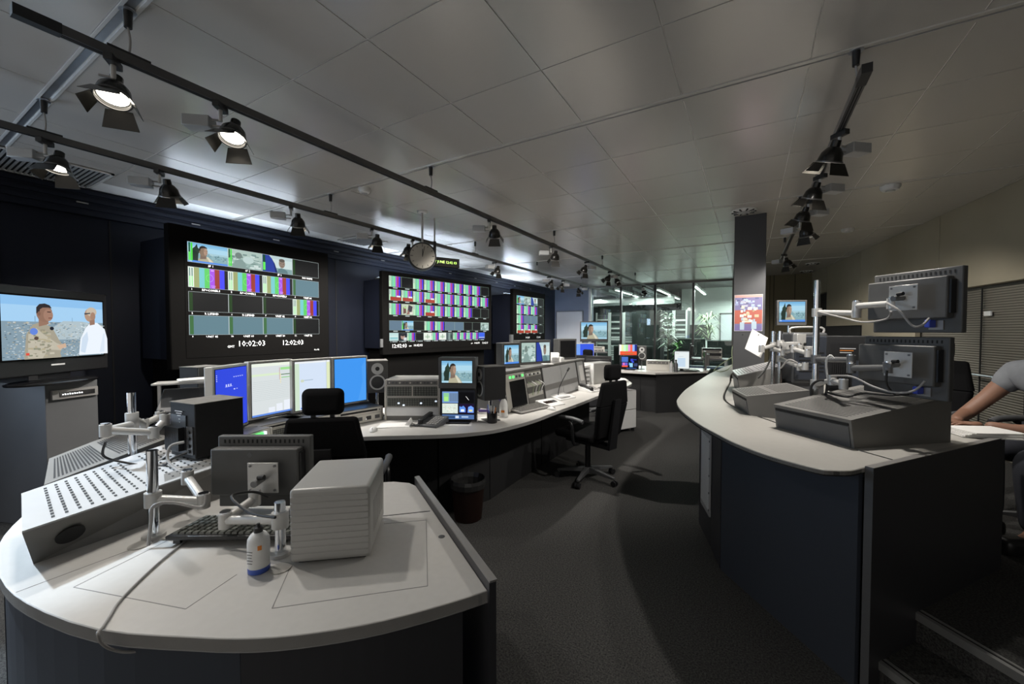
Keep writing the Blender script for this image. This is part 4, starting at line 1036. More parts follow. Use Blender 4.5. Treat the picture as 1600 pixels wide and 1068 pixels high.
def rack(label, c, rot, w, h, d, units, body='rack_dark', tilt=0, cat='equipment rack', name='equipment_rack'):
    t = thing(name, label, cat, c, rot)
    MB().bb(-w / 2, w / 2, .004, d, 0, h).build('case', body, t, bevel=.003)
    for s in (-1, 1): MB().bb(s * (w / 2 - .006) - .006, s * (w / 2 - .006) + .006, -.006, .004, .002, h - .002).build('rack_ear', 'rack_panel', t)
    z = h - .004
    for kind, uh in units:
        z0, z1 = z - uh + .002, z - .001; x0, x1 = -w / 2 + .013, w / 2 - .013
        p = MB().bb(x0, x1, -.002, .005, z0, z1).build('rack_unit', {'white': 'white_plastic', 'blank': 'rack_panel', 'dark': 'rack_dark', 'black': 'black_plastic'}.get(kind, 'rack_panel'), t)
        zc = (z0 + z1) / 2
        if kind == 'buttons2':
            for (a, b) in ((x0 + .01, -.006), (.006, x1 - .01)):
                pl = MB().bb(a, b, -.004, -.002, z0 + .008, z1 - .008).build('button_field', 'black_plastic', p)
                mb = MB(); nx, nz = 9, 5
                for i in range(nx):
                    for j_ in range(nz):
                        mb.box((a + (i + .5) * (b - a) / nx, -.006, z0 + .01 + (j_ + .5) * (z1 - z0 - .02) / nz), ((b - a) / nx * .78, .006, (z1 - z0 - .02) / nz * .74))
                mb.build('button_grid', 'button_dark', p, kind='stuff')
        elif kind == 'buttons':
            MB().bb(x0 + .01, x1 - .01, -.004, -.002, z0 + .006, z1 - .006).build('button_field', 'black_plastic', p)
            mb = MB(); nx, nz = 20, 4; ml = MB()
            for i in range(nx):
                for j_ in range(nz):
                    q = ml if (i, j_) in ((4, 1), (6, 0), (13, 1), (19, 2)) else mb
                    q.box((x0 + .012 + (i + .5) * (x1 - x0 - .024) / nx, -.006, z0 + .008 + (j_ + .5) * (z1 - z0 - .016) / nz), ((x1 - x0) / nx * .74, .006, (z1 - z0 - .016) / nz * .74))
            mb.build('button_grid', 'button_dark', p, kind='stuff'); ml.build('lit_button', 'led_white', p, kind='stuff')
        elif kind == 'green':
            for i in range(6):
                for j_ in range(2):
                    MB().box((x0 + .13 + i * .026, -.008, zc - .014 + j_ * .028), (.02, .012, .02)).build('lit_button', 'led_white' if i == 5 else 'led_green', p)
        elif kind == 'knobs':
            MB().bb(x0 + .008, x1 - .008, -.004, -.002, z0 + .004, z1 - .004).build('dark_strip', 'rack_dark', p)
            for i in range(14):
                MB().cyl((x0 + .03 + i * (x1 - x0 - .06) / 13, -.004, zc), (x0 + .03 + i * (x1 - x0 - .06) / 13, -.014, zc), .007, n=10).build('knob', 'slate' if i % 3 else 'rack_panel', p)
        elif kind == 'slot':
            MB().bb(x0 + .03, x1 - .04, -.004, -.001, zc - uh * .14, zc + uh * .2).build('slot', 'slot_dark', p)
            MB().cyl((x1 - .02, -.002, zc), (x1 - .02, -.006, zc), .005, n=8).build('knob', 'black_plastic', p)
        elif kind == 'sockets':
            for i in range(5):
                x = x0 + .04 + i * (x1 - x0 - .08) / 4
                MB().bb(x - .022, x + .022, -.004, -.001, zc - uh * .22, zc + uh * .22).build('socket', 'black_plastic' if i % 2 else 'slate', p)
            for i in range(3): MB().cyl((x0 + .07 + i * .09, -.002, zc - uh * .1), (x0 + .07 + i * .09, -.008, zc - uh * .1), .006, n=8).build('jack', 'orange_mark' if i == 1 else 'chrome', p)
        elif kind == 'grille':
            for i in range(16): MB().bb(x0 + .03 + i * .011, x0 + .035 + i * .011, -.004, -.001, z0 + .01, z1 - .01).build('grille_bar', 'slot_dark', p)
        z -= uh
    return t
rack('low rack with green lit buttons under the blue monitor', ground(392, 640, 2.50, DZ), 112, .34, .12, .22, [('green', .068), ('sockets', .044)])
rack('low rack with keypad and red strip behind the first chair', ground(440, 640, 2.82, DZ), 95, .36, .12, .22, [('slot', .033), ('buttons', .08)])
rack('low dark rack under the third silver monitor, behind the headrest', ground(500, 640, 3.0, DZ), 90, .34, .12, .22, [('grille', .055), ('sockets', .058)])
rack('low rack with sockets and disc slot under the light blue monitor', ground(562, 645, 3.28, DZ), 80, .42, .12, .24, [('slot', .045), ('sockets', .068)])
mp = MB()
shelf = thing('monitor_shelf', 'dark shelf carrying the four silver monitors', 'shelf', ground(455, 640, 3.0, DZ), world=True)
lp = [Vector(ground(x, y, d, 0)) for x, y, d in ((352, 600, 2.42), (388, 600, 2.75), (425, 600, 2.98), (489, 600, 3.2), (560, 600, 3.5), (577, 600, 3.54))]
MB().strip([(p.x, p.y) for p in lp], .16, .868, .880).build('shelf_board', 'slate', shelf)
for k in (0, 2, 4): MB().box((lp[k].x - .08, lp[k].y + .03, (DZ + .868) / 2), (.03, .03, .868 - DZ)).build('shelf_post', 'slate', shelf)

def speaker(label, c, rot, w=.175, h=.275, d=.23, stand=None):
    """studio speaker, baffle facing local -Y; c = bottom centre of the baffle"""
    t = thing('loudspeaker', label, 'speaker', c, rot, group='studio loudspeakers')
    MB().bb(-w / 2, w / 2, 0, d, 0, h).build('cabinet', 'black_matte', t, bevel=.004)
    MB().bb(-w / 2 + .002, w / 2 - .002, -.006, 0, .002, h - .002).build('baffle', 'monitor_grey', t, bevel=.004)
    MB().bb(-w / 2 - .002, w / 2 + .002, -.002, d, h, h + .003).build('dusty_top', 'speaker_dust', t)
    Yr = Matrix.Rotation(R(90), 4, 'X')
    def ring(r0, r1, z, m_, nm, par, y=-.006):
        return MB().lathe([(r0, 0), (r1, 0), (r1, .004), (r0, .004), (r0, 0)], (0, y, z), Yr, 28, False).build(nm, m_, par, smooth=True)
    wf = MB().lathe([(.0, .002), (.025, .004), (.052, .001), (.052, 0)], (0, -.006, h * .33), Yr, 28).build('woofer', 'woofer', t, smooth=True)
    ring(.053, .066, h * .33, 'speaker_ring', 'woofer_ring', wf)
    tw = MB().lathe([(.0, .003), (.05, .003), (.05, 0)], (0, -.006, h * .76), Yr, 28).build('tweeter_plate', 'speaker_ring', t, smooth=True)
    MB().lathe([(.0, .008), (.008, .006), (.014, .0035), (.018, .0032)], (0, -.006, h * .76), Yr, 18).build('tweeter_dome', 'black_plastic', tw, smooth=True)
    if stand:
        MB().cyl((0, d / 2, -stand), (0, d / 2, 0), .013, n=12).build('stand_rod', 'chrome', t, smooth=True)
        MB().bb(-.06, .06, d / 2 - .06, d / 2 + .06, -.006, 0).build('stand_plate', 'slate', t)
        MB().bb(-.06, .06, d / 2 - .06, d / 2 + .06, -stand, -stand + .008).build('stand_foot', 'slate', t)
    return t
q = at(590, 612, 3.5); speaker('small studio speaker right of the light blue monitor', (q.x, q.y, .965), 52, stand=.965 - DZ)
q = at(750, 612, 3.36); speaker('small studio speaker turned left beside the double monitor stack', (q.x, q.y, .93), -28, d=.20, stand=.93 - DZ)
q = at(330, 612, 2.72); speaker('small studio speaker half hidden behind the blue monitor', (q.x, q.y, .985), 105, d=.16, stand=.985 - DZ)

# tilted panel unit with grey glass, left of the blue monitor
q = Vector((-2.93, 1.10, 0))
cu_ = thing('desk_console', 'grey tilted console unit with a greenish glass panel behind the speaker', 'control unit', (q.x, q.y, DZ), 60)
MB().hexa([(-.14, -.10, 0), (.14, -.10, 0), (.14, .12, 0), (-.14, .12, 0), (-.14, -.10, .27), (.14, -.10, .27), (.14, .12, .40), (-.14, .12, .40)]).build('body', 'monitor_grey', cu_, bevel=.006)
MB().hexa([(-.12, -.08, .283), (.12, -.08, .283), (.12, .10, .391), (-.12, .10, .391), (-.12, -.08, .287), (.12, -.08, .287), (.12, .10, .395), (-.12, .10, .395)]).build('glass_panel', 'slate', cu_)
MB().hexa([(-.14, -.11, .20), (.14, -.11, .20), (.14, -.10, .20), (-.14, -.10, .20), (-.14, -.11, .275), (.14, -.11, .275), (.14, -.10, .28), (-.14, -.10, .28)]).build('front_lip', 'black_plastic', cu_)
MB().box((0, .06, .44), (.34, .14, .012)).build('top_tray', 'arm_grey', cu_, bevel=.003)
for s in (-1, 1): MB().bb(s * .152 - .008, s * .152 + .008, .08, .10, .3, .436).build('tray_post', 'arm_grey', cu_)
q2 = at(305, 592, 2.5)
pp_ = thing('paper_stack', 'stack of papers on the tray behind the speaker', 'papers', (cu_.location.x + .0, cu_.location.y + .06, DZ + .447), 70)
for k in range(4): MB().box((.01 * (k % 2), .0, .003 + k * .004), (.21, .14, .003), rz(6 * k - 8)).build('sheet', 'white_paper', pp_)

# button rack, monitors, phone
rack('tall rack of grey button panels between speaker and double monitors', (-2.45, 2.498, DZ), 30.5, .47, .345, .33, [('knobs', .045), ('buttons2', .10), ('buttons', .085), ('white', .075)], body='console_grey')
q = at(716, 656, 3.32)
monitor('black monitor with four pictures and level meters under the small monitor', (q.x, q.y, DZ + .012), .305, .27, 27, p_multi(), bezel='black_plastic', d=.06, margin=.012, foot=.011)
q = at(714, 604, 3.30)
monitor('small grey monitor showing a man outdoors on top of the four picture monitor', (q.x, q.y, DZ + .284), .31, .255, 25, p_man(banner=False), bezel='monitor_grey', d=.12, margin=.028, chin=.02)
def phone(label, c, rot, s=1.0, m='slate', h=None):
    t = thing('desk_phone', label, 'telephone', c, rot); t.scale = (s, s, s)
    MB().hexa([(-.09, -.10, 0), (.09, -.10, 0), (.09, .10, 0), (-.09, .10, 0), (-.09, -.10, .02), (.09, -.10, .02), (.09, .10, .06), (-.09, .10, .06)]).build('base', m, t, bevel=.005)
    hs = MB().box((-.065, -.005, .062), (.04, .18, .022), Matrix.Rotation(R(11), 4, 'X')).build('handset', 'black_plastic', t, bevel=.009, seg=3)
    for s_ in (-1, 1): MB().cyl((-.065, -.005 + s_ * .075, .055 + s_ * .015), (-.065, -.005 + s_ * .075, .035 + s_ * .015), .02, .022, 14).build('ear_cup', 'black_plastic', hs, smooth=True)
    mb = MB()
    for i in range(4):
        for j_ in range(5): mb.box((.0 + i * .023, -.075 + j_ * .03, .028 + j_ * .006), (.016, .02, .006), Matrix.Rotation(R(11), 4, 'X'))
    mb.build('key_pad', 'cable_grey', t, kind='stuff')
    return t
phone('dark desk telephone with handset and coiled cord in front of the button rack', (-2.19, 2.46, DZ), 10)
cable('coiled black telephone cord beside the desk telephone', [(-2.27 + .004 * k + .02 * math.cos(k * 1.3), 2.33 + .012 * math.sin(k * 1.1) + .012 * k / 3, DZ + .008 + .006 * (k % 2)) for k in range(-6, 12)], .004, 'cable_black', 3)
def paper(label, c, rot, w=.21, d=.297, n=2, m='white_paper', cat='paper', curl=False):
    t = thing('paper_sheet', label, cat, c, rot, group='loose papers')
    for k in range(n):
        MB().box((.004 * k, .003 * k, .0012 + .0022 * k), (w, d, .0018), rz(3 * k)).build('sheet', m, t)
    if curl: MB().hexa([(w * .3, -d * .1, .006), (w * .5, -d * .1, .006), (w * .5, d * .5, .006), (w * .3, d * .5, .006), (w * .44, -d * .1, .05), (w * .46, -d * .1, .05), (w * .46, d * .5, .05), (w * .44, d * .5, .05)]).build('raised_corner', m, t)
    return t
paper('open white booklet in front of the button rack, left of the telephone', (*az(617, 665, DZ).xy, DZ), 35, .26, .15, 3, curl=True)
paper('white sheet lying right of the telephone below the four picture monitor', (*az(716, 662, DZ).xy, DZ), 32, .22, .14, 1)
paper('sheet beside the clear tray on the main desk', (*az(757, 655, DZ).xy, DZ), 60, .12, .18, 1)
def mouse(label, c, rot, m='white_plastic'):
    t = thing('computer_mouse', label, 'mouse', c, rot, group='computer mice')
    MB().lathe([(.028, 0), (.030, .006), (.027, .018), (.016, .028), (.0, .031)], M=Matrix.Diagonal((1, 1.75, 1, 1)), n=22).build('shell', m, t, smooth=True)
    MB().bb(-.001, .001, -.05, -.005, .024, .0295).build('button_gap', 'slate', t)
    return t
mouse('white computer mouse left of the open booklet', (*az(583, 673, DZ).xy, DZ), 40)
# pencil cup, spray bottle, clear box
p = az(769, 660, DZ)
cp = thing('pencil_cup', 'round dark cup full of pens near the desk edge', 'pencil cup', (p.x, p.y, DZ))
MB().lathe([(.038, 0), (.042, .004), (.045, .085), (.042, .085), (.038, .008), (0, .008)], n=24).build('cup', 'black_gloss', cp, smooth=True)
for k, (dx, dy, m_) in enumerate([(.01, .01, 'orange_mark'), (-.015, .012, 'white_plastic'), (.018, -.012, 'white_plastic'), (-.012, -.018, 'purple'), (.0, .02, 'black_plastic'), (-.02, .0, 'blue_label')]):
    MB().cyl((dx * .6, dy * .6, .01), (dx * 2.2, dy * 2.2, .125 + .01 * (k % 3)), .004, n=8).build('pen', m_, cp)
p = az(787, 650, DZ)
sb = thing('trigger_bottle', 'white trigger spray bottle behind the pencil cup', 'spray bottle', (p.x, p.y, DZ), 20)
MB().lathe([(.036, 0), (.038, .01), (.037, .10), (.028, .135), (.013, .155), (.013, .17)], n=24).build('body', 'white_plastic', sb, smooth=True)
MB().bb(-.06, .02, -.012, .012, .168, .19).build('trigger_head', 'white_plastic', sb, bevel=.005)
MB().bb(-.04, -.032, -.008, .008, .135, .17).build('trigger', 'purple', sb)
MB().box((.0, -.038, .05), (.03, .001, .02)).build('label_mark', 'orange_mark', sb)
p = az(758, 642, DZ)
cl = thing('stationery_tray', 'small purple and clear stationery tray behind the pencil cup', 'tray', (p.x, p.y, DZ), 30)
MB().bb(-.06, .06, -.04, .04, 0, .02).build('tray', 'purple', cl, bevel=.003)
MB().bb(-.045, .045, -.03, .03, .02, .026).build('notes', 'white_paper', cl)
p = az(777, 640, DZ)
gl = thing('water_bottle', 'clear plastic bottle behind the pencil cup', 'bottle', (p.x, p.y, DZ))
MB().lathe([(.026, 0), (.028, .004), (.028, .12), (.02, .15), (.011, .165), (.011, .18)], n=20).build('body', 'clear_plastic', gl, smooth=True)
MB().cyl((0, 0, .18), (0, 0, .195), .013, n=16).build('cap', 'white_plastic', gl, smooth=True)

# long equipment hood with bays facing the aisle
HX = -1.90
hd = thing('console_hood', 'long grey console hood with white doors on the main desk', 'console', (HX, 3.12, DZ), 90)
def hp(x, z, o=0): return (x, (z / .36) * .06 - o, z)      # front leans back
Lh = 2.10
MB().hexa([(0, .012, 0), (Lh, .012, 0), (Lh, .45, 0), (0, .45, 0), (0, .072, .36), (Lh, .072, .36), (Lh, .45, .36), (0, .45, .36)]).build('body', 'slate', hd)
MB().hexa([(-.02, .035, .36), (Lh + .02, .035, .36), (Lh + .02, .47, .36), (-.02, .47, .36), (-.02, .035, .382), (Lh + .02, .035, .382), (Lh + .02, .47, .382), (-.02, .47, .382)]).build('top_board', 'console_grey', hd, bevel=.003)
def bay(x0, x1, z0, z1, name, m_, par=None, o=.0, th=.012):
    return MB().hexa([hp(x0, z0, o + th), hp(x1, z0, o + th), hp(x1, z0, o - .012), hp(x0, z0, o - .012), hp(x0, z1, o + th), hp(x1, z1, o + th), hp(x1, z1, o - .012), hp(x0, z1, o - .012)]).build(name, m_, par or hd)
for x in (.0, .80, 1.81, 2.08): bay(x, x + .022, .0, .36, 'divider', 'monitor_grey', o=.006)
b1 = bay(.03, .42, .01, .35, 'equipment_panel', 'rack_panel')
b2 = bay(.42, .79, .01, .35, 'equipment_panel', 'rack_dark')
bay(.11, .40, .03, .28, 'dark_screen', 'black_gloss', b1, .012, .004)
for k in range(5): bay(.12 + k * .06, .155 + k * .06, .305, .328, 'status_light', 'led_green' if k in (0, 1, 4) else 'slate', b1, .012, .003)
for k in range(6):
    z = .03 + k * .052
    r_ = bay(.44, .77, z, z + .04, 'rack_unit', 'rack_panel' if k % 2 else 'rack_dark', b2, .012, .004)
for k in range(7): MB().cyl(hp(.46 + k * .045, .31, .02), hp(.46 + k * .045, .31, .034), .010, n=10).build('knob', 'slate' if k % 2 else 'white_plastic', b2)
for k in range(4):
    MB().tube(smooth_line([hp(.46 + k * .08, .24, .02), hp(.49 + k * .08, .20, .06), hp(.53 + k * .07, .16, .03), hp(.52 + k * .06, .10, .02)], 4), .004, 6).build('patch_lead', 'white_plastic' if k % 2 else 'green_cable', b2)
for x0, x1 in ((.83, 1.31), (1.32, 1.80)):
    dd = bay(x0, x1, .01, .35, 'door', 'console_pale')
    bay(x0 + .002, x1 - .002, .10, .16, 'door_band', 'edge_alu', dd, .0121, .0012)  # slightly darker band across the lower part of each door
bay(1.84, 2.07, .01, .35, 'side_panel', 'console_pale')
bay(1.90, 2.03, .10, .30, 'taped_note', 'white_paper', hd, .013, .002)

q = Vector((-2.08, 3.52, DZ + .383))
monitor('small black monitor with a man outdoors on the console hood', tuple(q), .24, .255, 70, p_man(), bezel='monitor_grey', d=.10, margin=.026, chin=.015)
monitor('wide black double picture monitor on the console hood, left half pale', (-2.08, 4.06, DZ + .383), .50, .27, 72, [(([(u * .5, v) for u, v in poly]), c) for poly, c in p_smoke()] + [(([(.5 + u * .5, v) for u, v in poly]), c) for poly, c in p_car()] + [Q(.485, 0, .515, 1, '#101010')], bezel='monitor_grey', d=.10, margin=.028)
monitor('black switched off monitor at the far end of the console hood', (-2.06, 4.95, DZ + .383), .30, .27, 62, None, bezel='monitor_grey', d=.12, margin=.03)
for k in range(3):
    t = thing('hood_papers', ['white folded paper between the monitors on the console hood', 'small white box beside the dark monitor on the console hood', 'flat white paper in front of the double picture monitor'][k], 'paper', [(-2.0, 4.5, DZ + .383), (-2.12, 4.66, DZ + .383), (-1.95, 4.1, DZ + .383)][k], 20 * k)
    MB().bb(-.06, .06, -.05, .05, 0, [.05, .09, .006][k]).build('sheet', 'white_paper', t, bevel=.002)
    MB().bb(-.05, .05, -.04, .04, [.05, .09, .006][k], [.056, .10, .008][k]).build('top_sheet', 'white_plastic', t)

keyboard('beige computer keyboard in front of the console hood', (*az(828, 640, DZ).xy, DZ + .012), 78, .44, .16, m='cable_grey', key='console_grey')
mouse('white computer mouse beside the beige keyboard', (*az(862, 640, DZ).xy, DZ), 70)
p = az(857, 632, DZ)
mx = thing('intercom_panel', 'small white intercom desk panel with brown keys beside the beige keyboard', 'intercom', (p.x + .02, p.y, DZ), 75)
MB().hexa([(-.13, -.09, 0), (.13, -.09, 0), (.13, .09, 0), (-.13, .09, 0), (-.13, -.09, .012), (.13, -.09, .012), (.13, .09, .05), (-.13, .09, .05)]).build('body', 'white_plastic', mx, bevel=.003)
for k in range(5): MB().box((-.07 + k * .035, 0, .034), (.026, .05, .006), Matrix.Rotation(R(12), 4, 'X')).build('key', 'orange_plastic' if k < 3 else 'slate', mx)
p = az(878, 622, DZ)
m2 = thing('gooseneck_microphone', 'desk microphone with long thin gooseneck and white base', 'microphone', (p.x, p.y, DZ), 75)
MB().hexa([(-.14, -.09, 0), (.14, -.09, 0), (.14, .09, 0), (-.14, .09, 0), (-.14, -.09, .012), (.14, -.09, .012), (.14, .09, .045), (-.14, .09, .045)]).build('base', 'white_plastic', m2, bevel=.003)
MB().tube(smooth_line([(-.02, .04, .03), (.02, .05, .12), (.10, .05, .22), (.17, .05, .30)], 5), .0045, 7).build('gooseneck', 'black_plastic', m2, smooth=True)
MB().cyl((.165, .05, .295), (.195, .05, .325), .011, n=12).build('capsule', 'black_plastic', m2, smooth=True)
MB().bb(-.10, .06, -.07, -.02, .02, .028).build('key_row', 'console_pale', m2)
p = az(850, 612, DZ)
m3 = thing('gooseneck_microphone', 'short gooseneck microphone bent over the intercom panel', 'microphone', (p.x + .06, p.y - .2, DZ), 60)
MB().tube(smooth_line([(0, 0, 0), (.0, .0, .09), (.05, -.01, .14), (.14, -.02, .155)], 5), .004, 7).build('gooseneck', 'cable_grey', m3, smooth=True)
MB().cyl((.14, -.02, .155), (.185, -.025, .155), .014, n=12).build('capsule', 'black_plastic', m3, smooth=True)
phone('white desk telephone near the far end of the console hood', (-1.72, 4.85, DZ), 70, 1.1, 'white_plastic')
keyboard('short dark keyboard near the rounded desk end', (-1.60, 5.10, DZ + .012), 85, .3, .12)
mouse('grey computer mouse on the rounded desk end', (-1.60, 5.40, DZ), 70, 'slate')
pc2 = thing('computer_tower', 'beige computer tower with side vents on the rounded desk end', 'computer', (-1.98, 5.50, DZ), 72)
MB().bb(0, .42, -.10, .10, 0, .30).build('case', 'pc_case', pc2, bevel=.006)
MB().bb(-.006, .01, -.10, .10, 0, .30).build('front', 'white_plastic', pc2, bevel=.004)
for k in range(11): MB().bb(.27, .40, -.1035, -.099, .03 + k * .022, .042 + k * .022).build('vent_slot', 'slot_dark', pc2)
tr2 = thing('letter_tray', 'stack of white letter trays between hood and computer tower', 'letter tray', (-2.10, 5.40, DZ), 82)
for k in range(5): MB().bb(-.13, .13, -.14, .14, .06 * k, .06 * k + .03).build('tray', 'white_plastic', tr2, bevel=.004)
bk = thing('paper_bundle', 'rumpled white bundle on the rounded desk end', 'papers', (-1.66, 6.0, DZ), 20)
MB().lathe([(.12, 0), (.13, .02), (.08, .05), (0, .055)], M=Matrix.Diagonal((1, .7, 1, 1)), n=12).build('bundle', 'white_paper', bk)
MB().box((-.06, -.06, .045), (.1, .05, .01), rz(20)).build('blue_folder', 'purple', bk)

# white drawer pedestal under the desk
pd = thing('drawer_pedestal', 'white drawer pedestal under the rounded desk end', 'drawer unit', (-1.645, 5.79, 0), -28.6)
MB().bb(-.36, 0, 0, .40, .05, .62).build('body', 'console_pale', pd, bevel=.004)
for k in range(2): MB().bb(.0, .014, .01, .39, .06 + k * .28, .33 + k * .28).build('drawer', 'white_plastic', pd, bevel=.003)
for x in (-.33, -.03):
    for y in (.03, .37): MB().cyl((x, y, 0), (x, y, .05), .022, n=12).build('caster', 'black_plastic', pd, smooth=True)

# waste bin
bi = thing('waste_bin', 'dark orange waste bin with clear bag under the main desk', 'waste bin', (-1.93, 2.58, 0))
MB().lathe([(.105, 0), (.11, .005), (.135, .30), (.139, .30), (.139, .306), (.13, .306), (.1, .01), (0, .01)], n=28).build('bin', 'orange_plastic', bi, smooth=True)
MB().lathe([(.143, .26), (.146, .30), (.136, .325), (.122, .29), (.11, .2)], n=17, caps=False).build('bag', 'bag_clear', bi)
MB().lathe([(.09, .2), (.06, .24), (0, .235)], n=9).build('crumpled_paper', 'white_paper', bi)

# ------------------------------------------------------------------ office chairs
def office_chair(label, loc, rot, zf=0, head=True):
    t = thing('office_chair', label, 'chair', (loc[0], loc[1], zf), rot, group='black office chairs')
    MB().bb(-.24, .24, -.25, .22, .43, .51).build('seat', 'fabric_black', t, bevel=.035, seg=4)
    MB().bb(-.17, .17, -.15, .15, .395, .432).build('seat_pan', 'black_plastic', t)
    bk_ = MB().hexa([(-.19, .20, .47), (.19, .20, .47), (.19, .26, .47), (-.19, .26, .47), (-.23, .26, .80), (.23, .26, .80), (.23, .32, .80), (-.23, .32, .80)])
    bk_.add([(-.23, .26, .80), (.23, .26, .80), (.23, .32, .80), (-.23, .32, .80), (-.185, .285, 1.02), (.185, .285, 1.02), (.185, .335, 1.02), (-.185, .335, 1.02)], [(4, 5, 6, 7), (0, 1, 5, 4), (1, 2, 6, 5), (2, 3, 7, 6), (3, 0, 4, 7)])
    bk_.build('backrest', 'fabric_black', t, bevel=.02, seg=3)
    MB().hexa([(-.06, .27, .36), (.06, .27, .36), (.06, .30, .36), (-.06, .30, .36), (-.05, .335, .85), (.05, .335, .85), (.05, .36, .85), (-.05, .36, .85)]).build('back_support', 'black_plastic', t)
    MB().bb(-.06, .06, .0, .30, .36, .395).build('tilt_mechanism', 'black_plastic', t)
    if head:
        MB().bb(-.11, .11, .25, .33, 1.03, 1.18).build('headrest', 'fabric_black', t, bevel=.035, seg=4)
        for s in (-1, 1): MB().bb(s * .05 - .012, s * .05 + .012, .295, .31, .98, 1.06).build('headrest_post', 'black_plastic', t)
    for s in (-1, 1):
        ar = MB().tube(smooth_line([(s * .22, .06, .41), (s * .30, .06, .43), (s * .31, .05, .60), (s * .30, .0, .645)], 5), .016, 8).build('armrest', 'black_plastic', t, smooth=True)
        MB().tube(smooth_line([(s * .285, -.17, .635), (s * .30, -.10, .655), (s * .30, .06, .66), (s * .285, .16, .64)], 5), [.022] * 15 + [.02], 10).build('arm_pad', 'slate', ar, smooth=True)
    MB().cyl((0, 0, .10), (0, 0, .40), .028, n=16).build('gas_column', 'black_plastic', t, smooth=True)
    for k in range(5):
        a = R(72 * k + 20); c, s_ = math.cos(a), math.sin(a)
        lg = MB().hexa([(c * .03 - s_ * .025, s_ * .03 + c * .025, .075), (c * .03 + s_ * .025, s_ * .03 - c * .025, .075), (c * .31 + s_ * .014, s_ * .31 - c * .014, .065), (c * .31 - s_ * .014, s_ * .31 + c * .014, .065), (c * .03 - s_ * .025, s_ * .03 + c * .025, .125), (c * .03 + s_ * .025, s_ * .03 - c * .025, .125), (c * .31 + s_ * .014, s_ * .31 - c * .014, .085), (c * .31 - s_ * .014, s_ * .31 + c * .014, .085)]).build('base_leg', 'slate', t, bevel=.004)
        for e in (-1, 1):
            b0 = Vector((c * .31 - s_ * .016 * e, s_ * .31 + c * .016 * e, .028))
            MB().cyl(b0 - Vector((-s_, c, 0)) * .008, b0 + Vector((-s_, c, 0)) * .008, .028, n=14).build('caster', 'black_plastic', lg, smooth=True)
    return t
office_chair('black high back office chair seen from behind at the main desk', (-2.235, 1.62), 220)
office_chair('black office chair seen from the side at the console hood', (-1.40, 3.90), -108)
# ------------------------------------------------------------------ right-hand counter
CZ = .94
O_ = smooth_line([(.405, 2.135, 0), (.36, 2.075, 0), (.30, 2.04, 0), (.24, 2.035, 0), (.08, 2.14, 0), (-.05, 2.29, 0), (-.14, 2.44, 0), (-.27, 2.69, 0), (-.41, 3.06, 0), (-.485, 3.38, 0), (-.51, 3.65, 0), (-.52, 4.2, 0), (-.49, 4.94, 0), (-.44, 5.92, 0), (-.33, 7.1, 0), (-.2, 8.0, 0)], 3)
O_ = [(p.x, p.y) for p in O_]
S_ = smooth_line([(.545, 2.335, 0), (.41, 2.50, 0), (.23, 2.79, 0), (.11, 2.99, 0), (-.01, 3.20, 0), (-.12, 3.47, 0), (-.18, 3.77, 0), (-.19, 4.27, 0), (-.18, 4.99, 0), (-.195, 5.6, 0), (-.195, 5.9, 0), (-.18, 6.2, 0), (-.08, 7.1, 0), (.02, 8.0, 0)], 3)
S_ = [(p.x, p.y) for p in S_]
ct = thing('curved_counter', 'tall curved counter on the right with pale top and navy front', 'counter', (.2, 3.6, 0), world=True)
MB().prism(O_ + S_[::-1], CZ - .022, CZ).build('outer_top', 'counter_top', ct, bevel=.004)
MB().strip(O_, -.003, CZ - .024, CZ - .004).build('edge_band', 'slot_dark', ct)
S2 = [(p[0] + .016, p[1] + .010) for p in S_]
inn = [(1.135, 3.115), (1.05, 3.3), (.95, 3.6), (.85, 4.2), (.8, 5.0), (.82, 6.0), (.9, 7.1), (1.0, 8.0)]
sA = [p for p in S2 if p[1] < 5.44]; sB = [p for p in S2 if p[1] > 5.82]
MB().prism(sA + [(-.165, 5.44), (.81, 5.44)] + inn[:5][::-1], CZ - .03, CZ - .002).build('inner_top', 'counter_top', ct)
MB().prism([(.18, 5.44), (.81, 5.44), (.82, 5.82), (.18, 5.82)], CZ - .03, CZ - .002).build('inner_top', 'counter_top', ct)
MB().prism(sB + inn[5:][::-1] + [(.815, 5.82), (-.16, 5.82)], CZ - .03, CZ - .002).build('inner_top', 'counter_top', ct)
MB().prism([p for p in S_ if p[1] < 5.4] + [p for p in S2 if p[1] < 5.4][::-1], CZ - .03, CZ - .012).build('groove', 'slot_dark', ct)
fp = [(.415, 2.165), (-.12, 2.83)]
MB().strip(fp, .02, 0, CZ - .024).build('front_panel', 'navy_panel', ct)
MB().strip([(-.124, 2.836), (-.19, 3.08), (-.30, 3.43)], .02, 0, CZ - .024).build('front_panel', 'dark_panel', ct)
MB().strip([(-.302, 3.44), (-.34, 3.9), (-.35, 4.6), (-.33, 5.4)], .02, 0, CZ - .024).build('front_panel', 'navy_panel', ct)
MB().strip([(-.33, 5.42), (-.28, 6.2), (-.18, 7.1), (-.06, 7.95)], .02, 0, CZ - .024).build('front_panel', 'dark_panel', ct)
e0, e1 = Vector((.418, 2.148)), Vector((1.135, 3.118)); ed = (e1 - e0).normalized(); en = Vector((ed.y, -ed.x))
MB().prism([tuple(e0), tuple(e1), tuple(e1 + en * .028), tuple(e0 + en * .028)], 0, CZ + .004).build('end_panel', 'dark_panel', ct)
MB().prism([tuple(e0), tuple(e1), tuple(e1 + en * .029), tuple(e0 + en * .029)], CZ + .004, CZ + .007).build('end_panel_edge', 'edge_alu', ct)
MB().prism([tuple(e0 - ed * .002), tuple(e0), tuple(e0 + en * .029), tuple(e0 + en * .029 - ed * .002)], 0, CZ + .007).build('end_panel_edge', 'slate', ct)
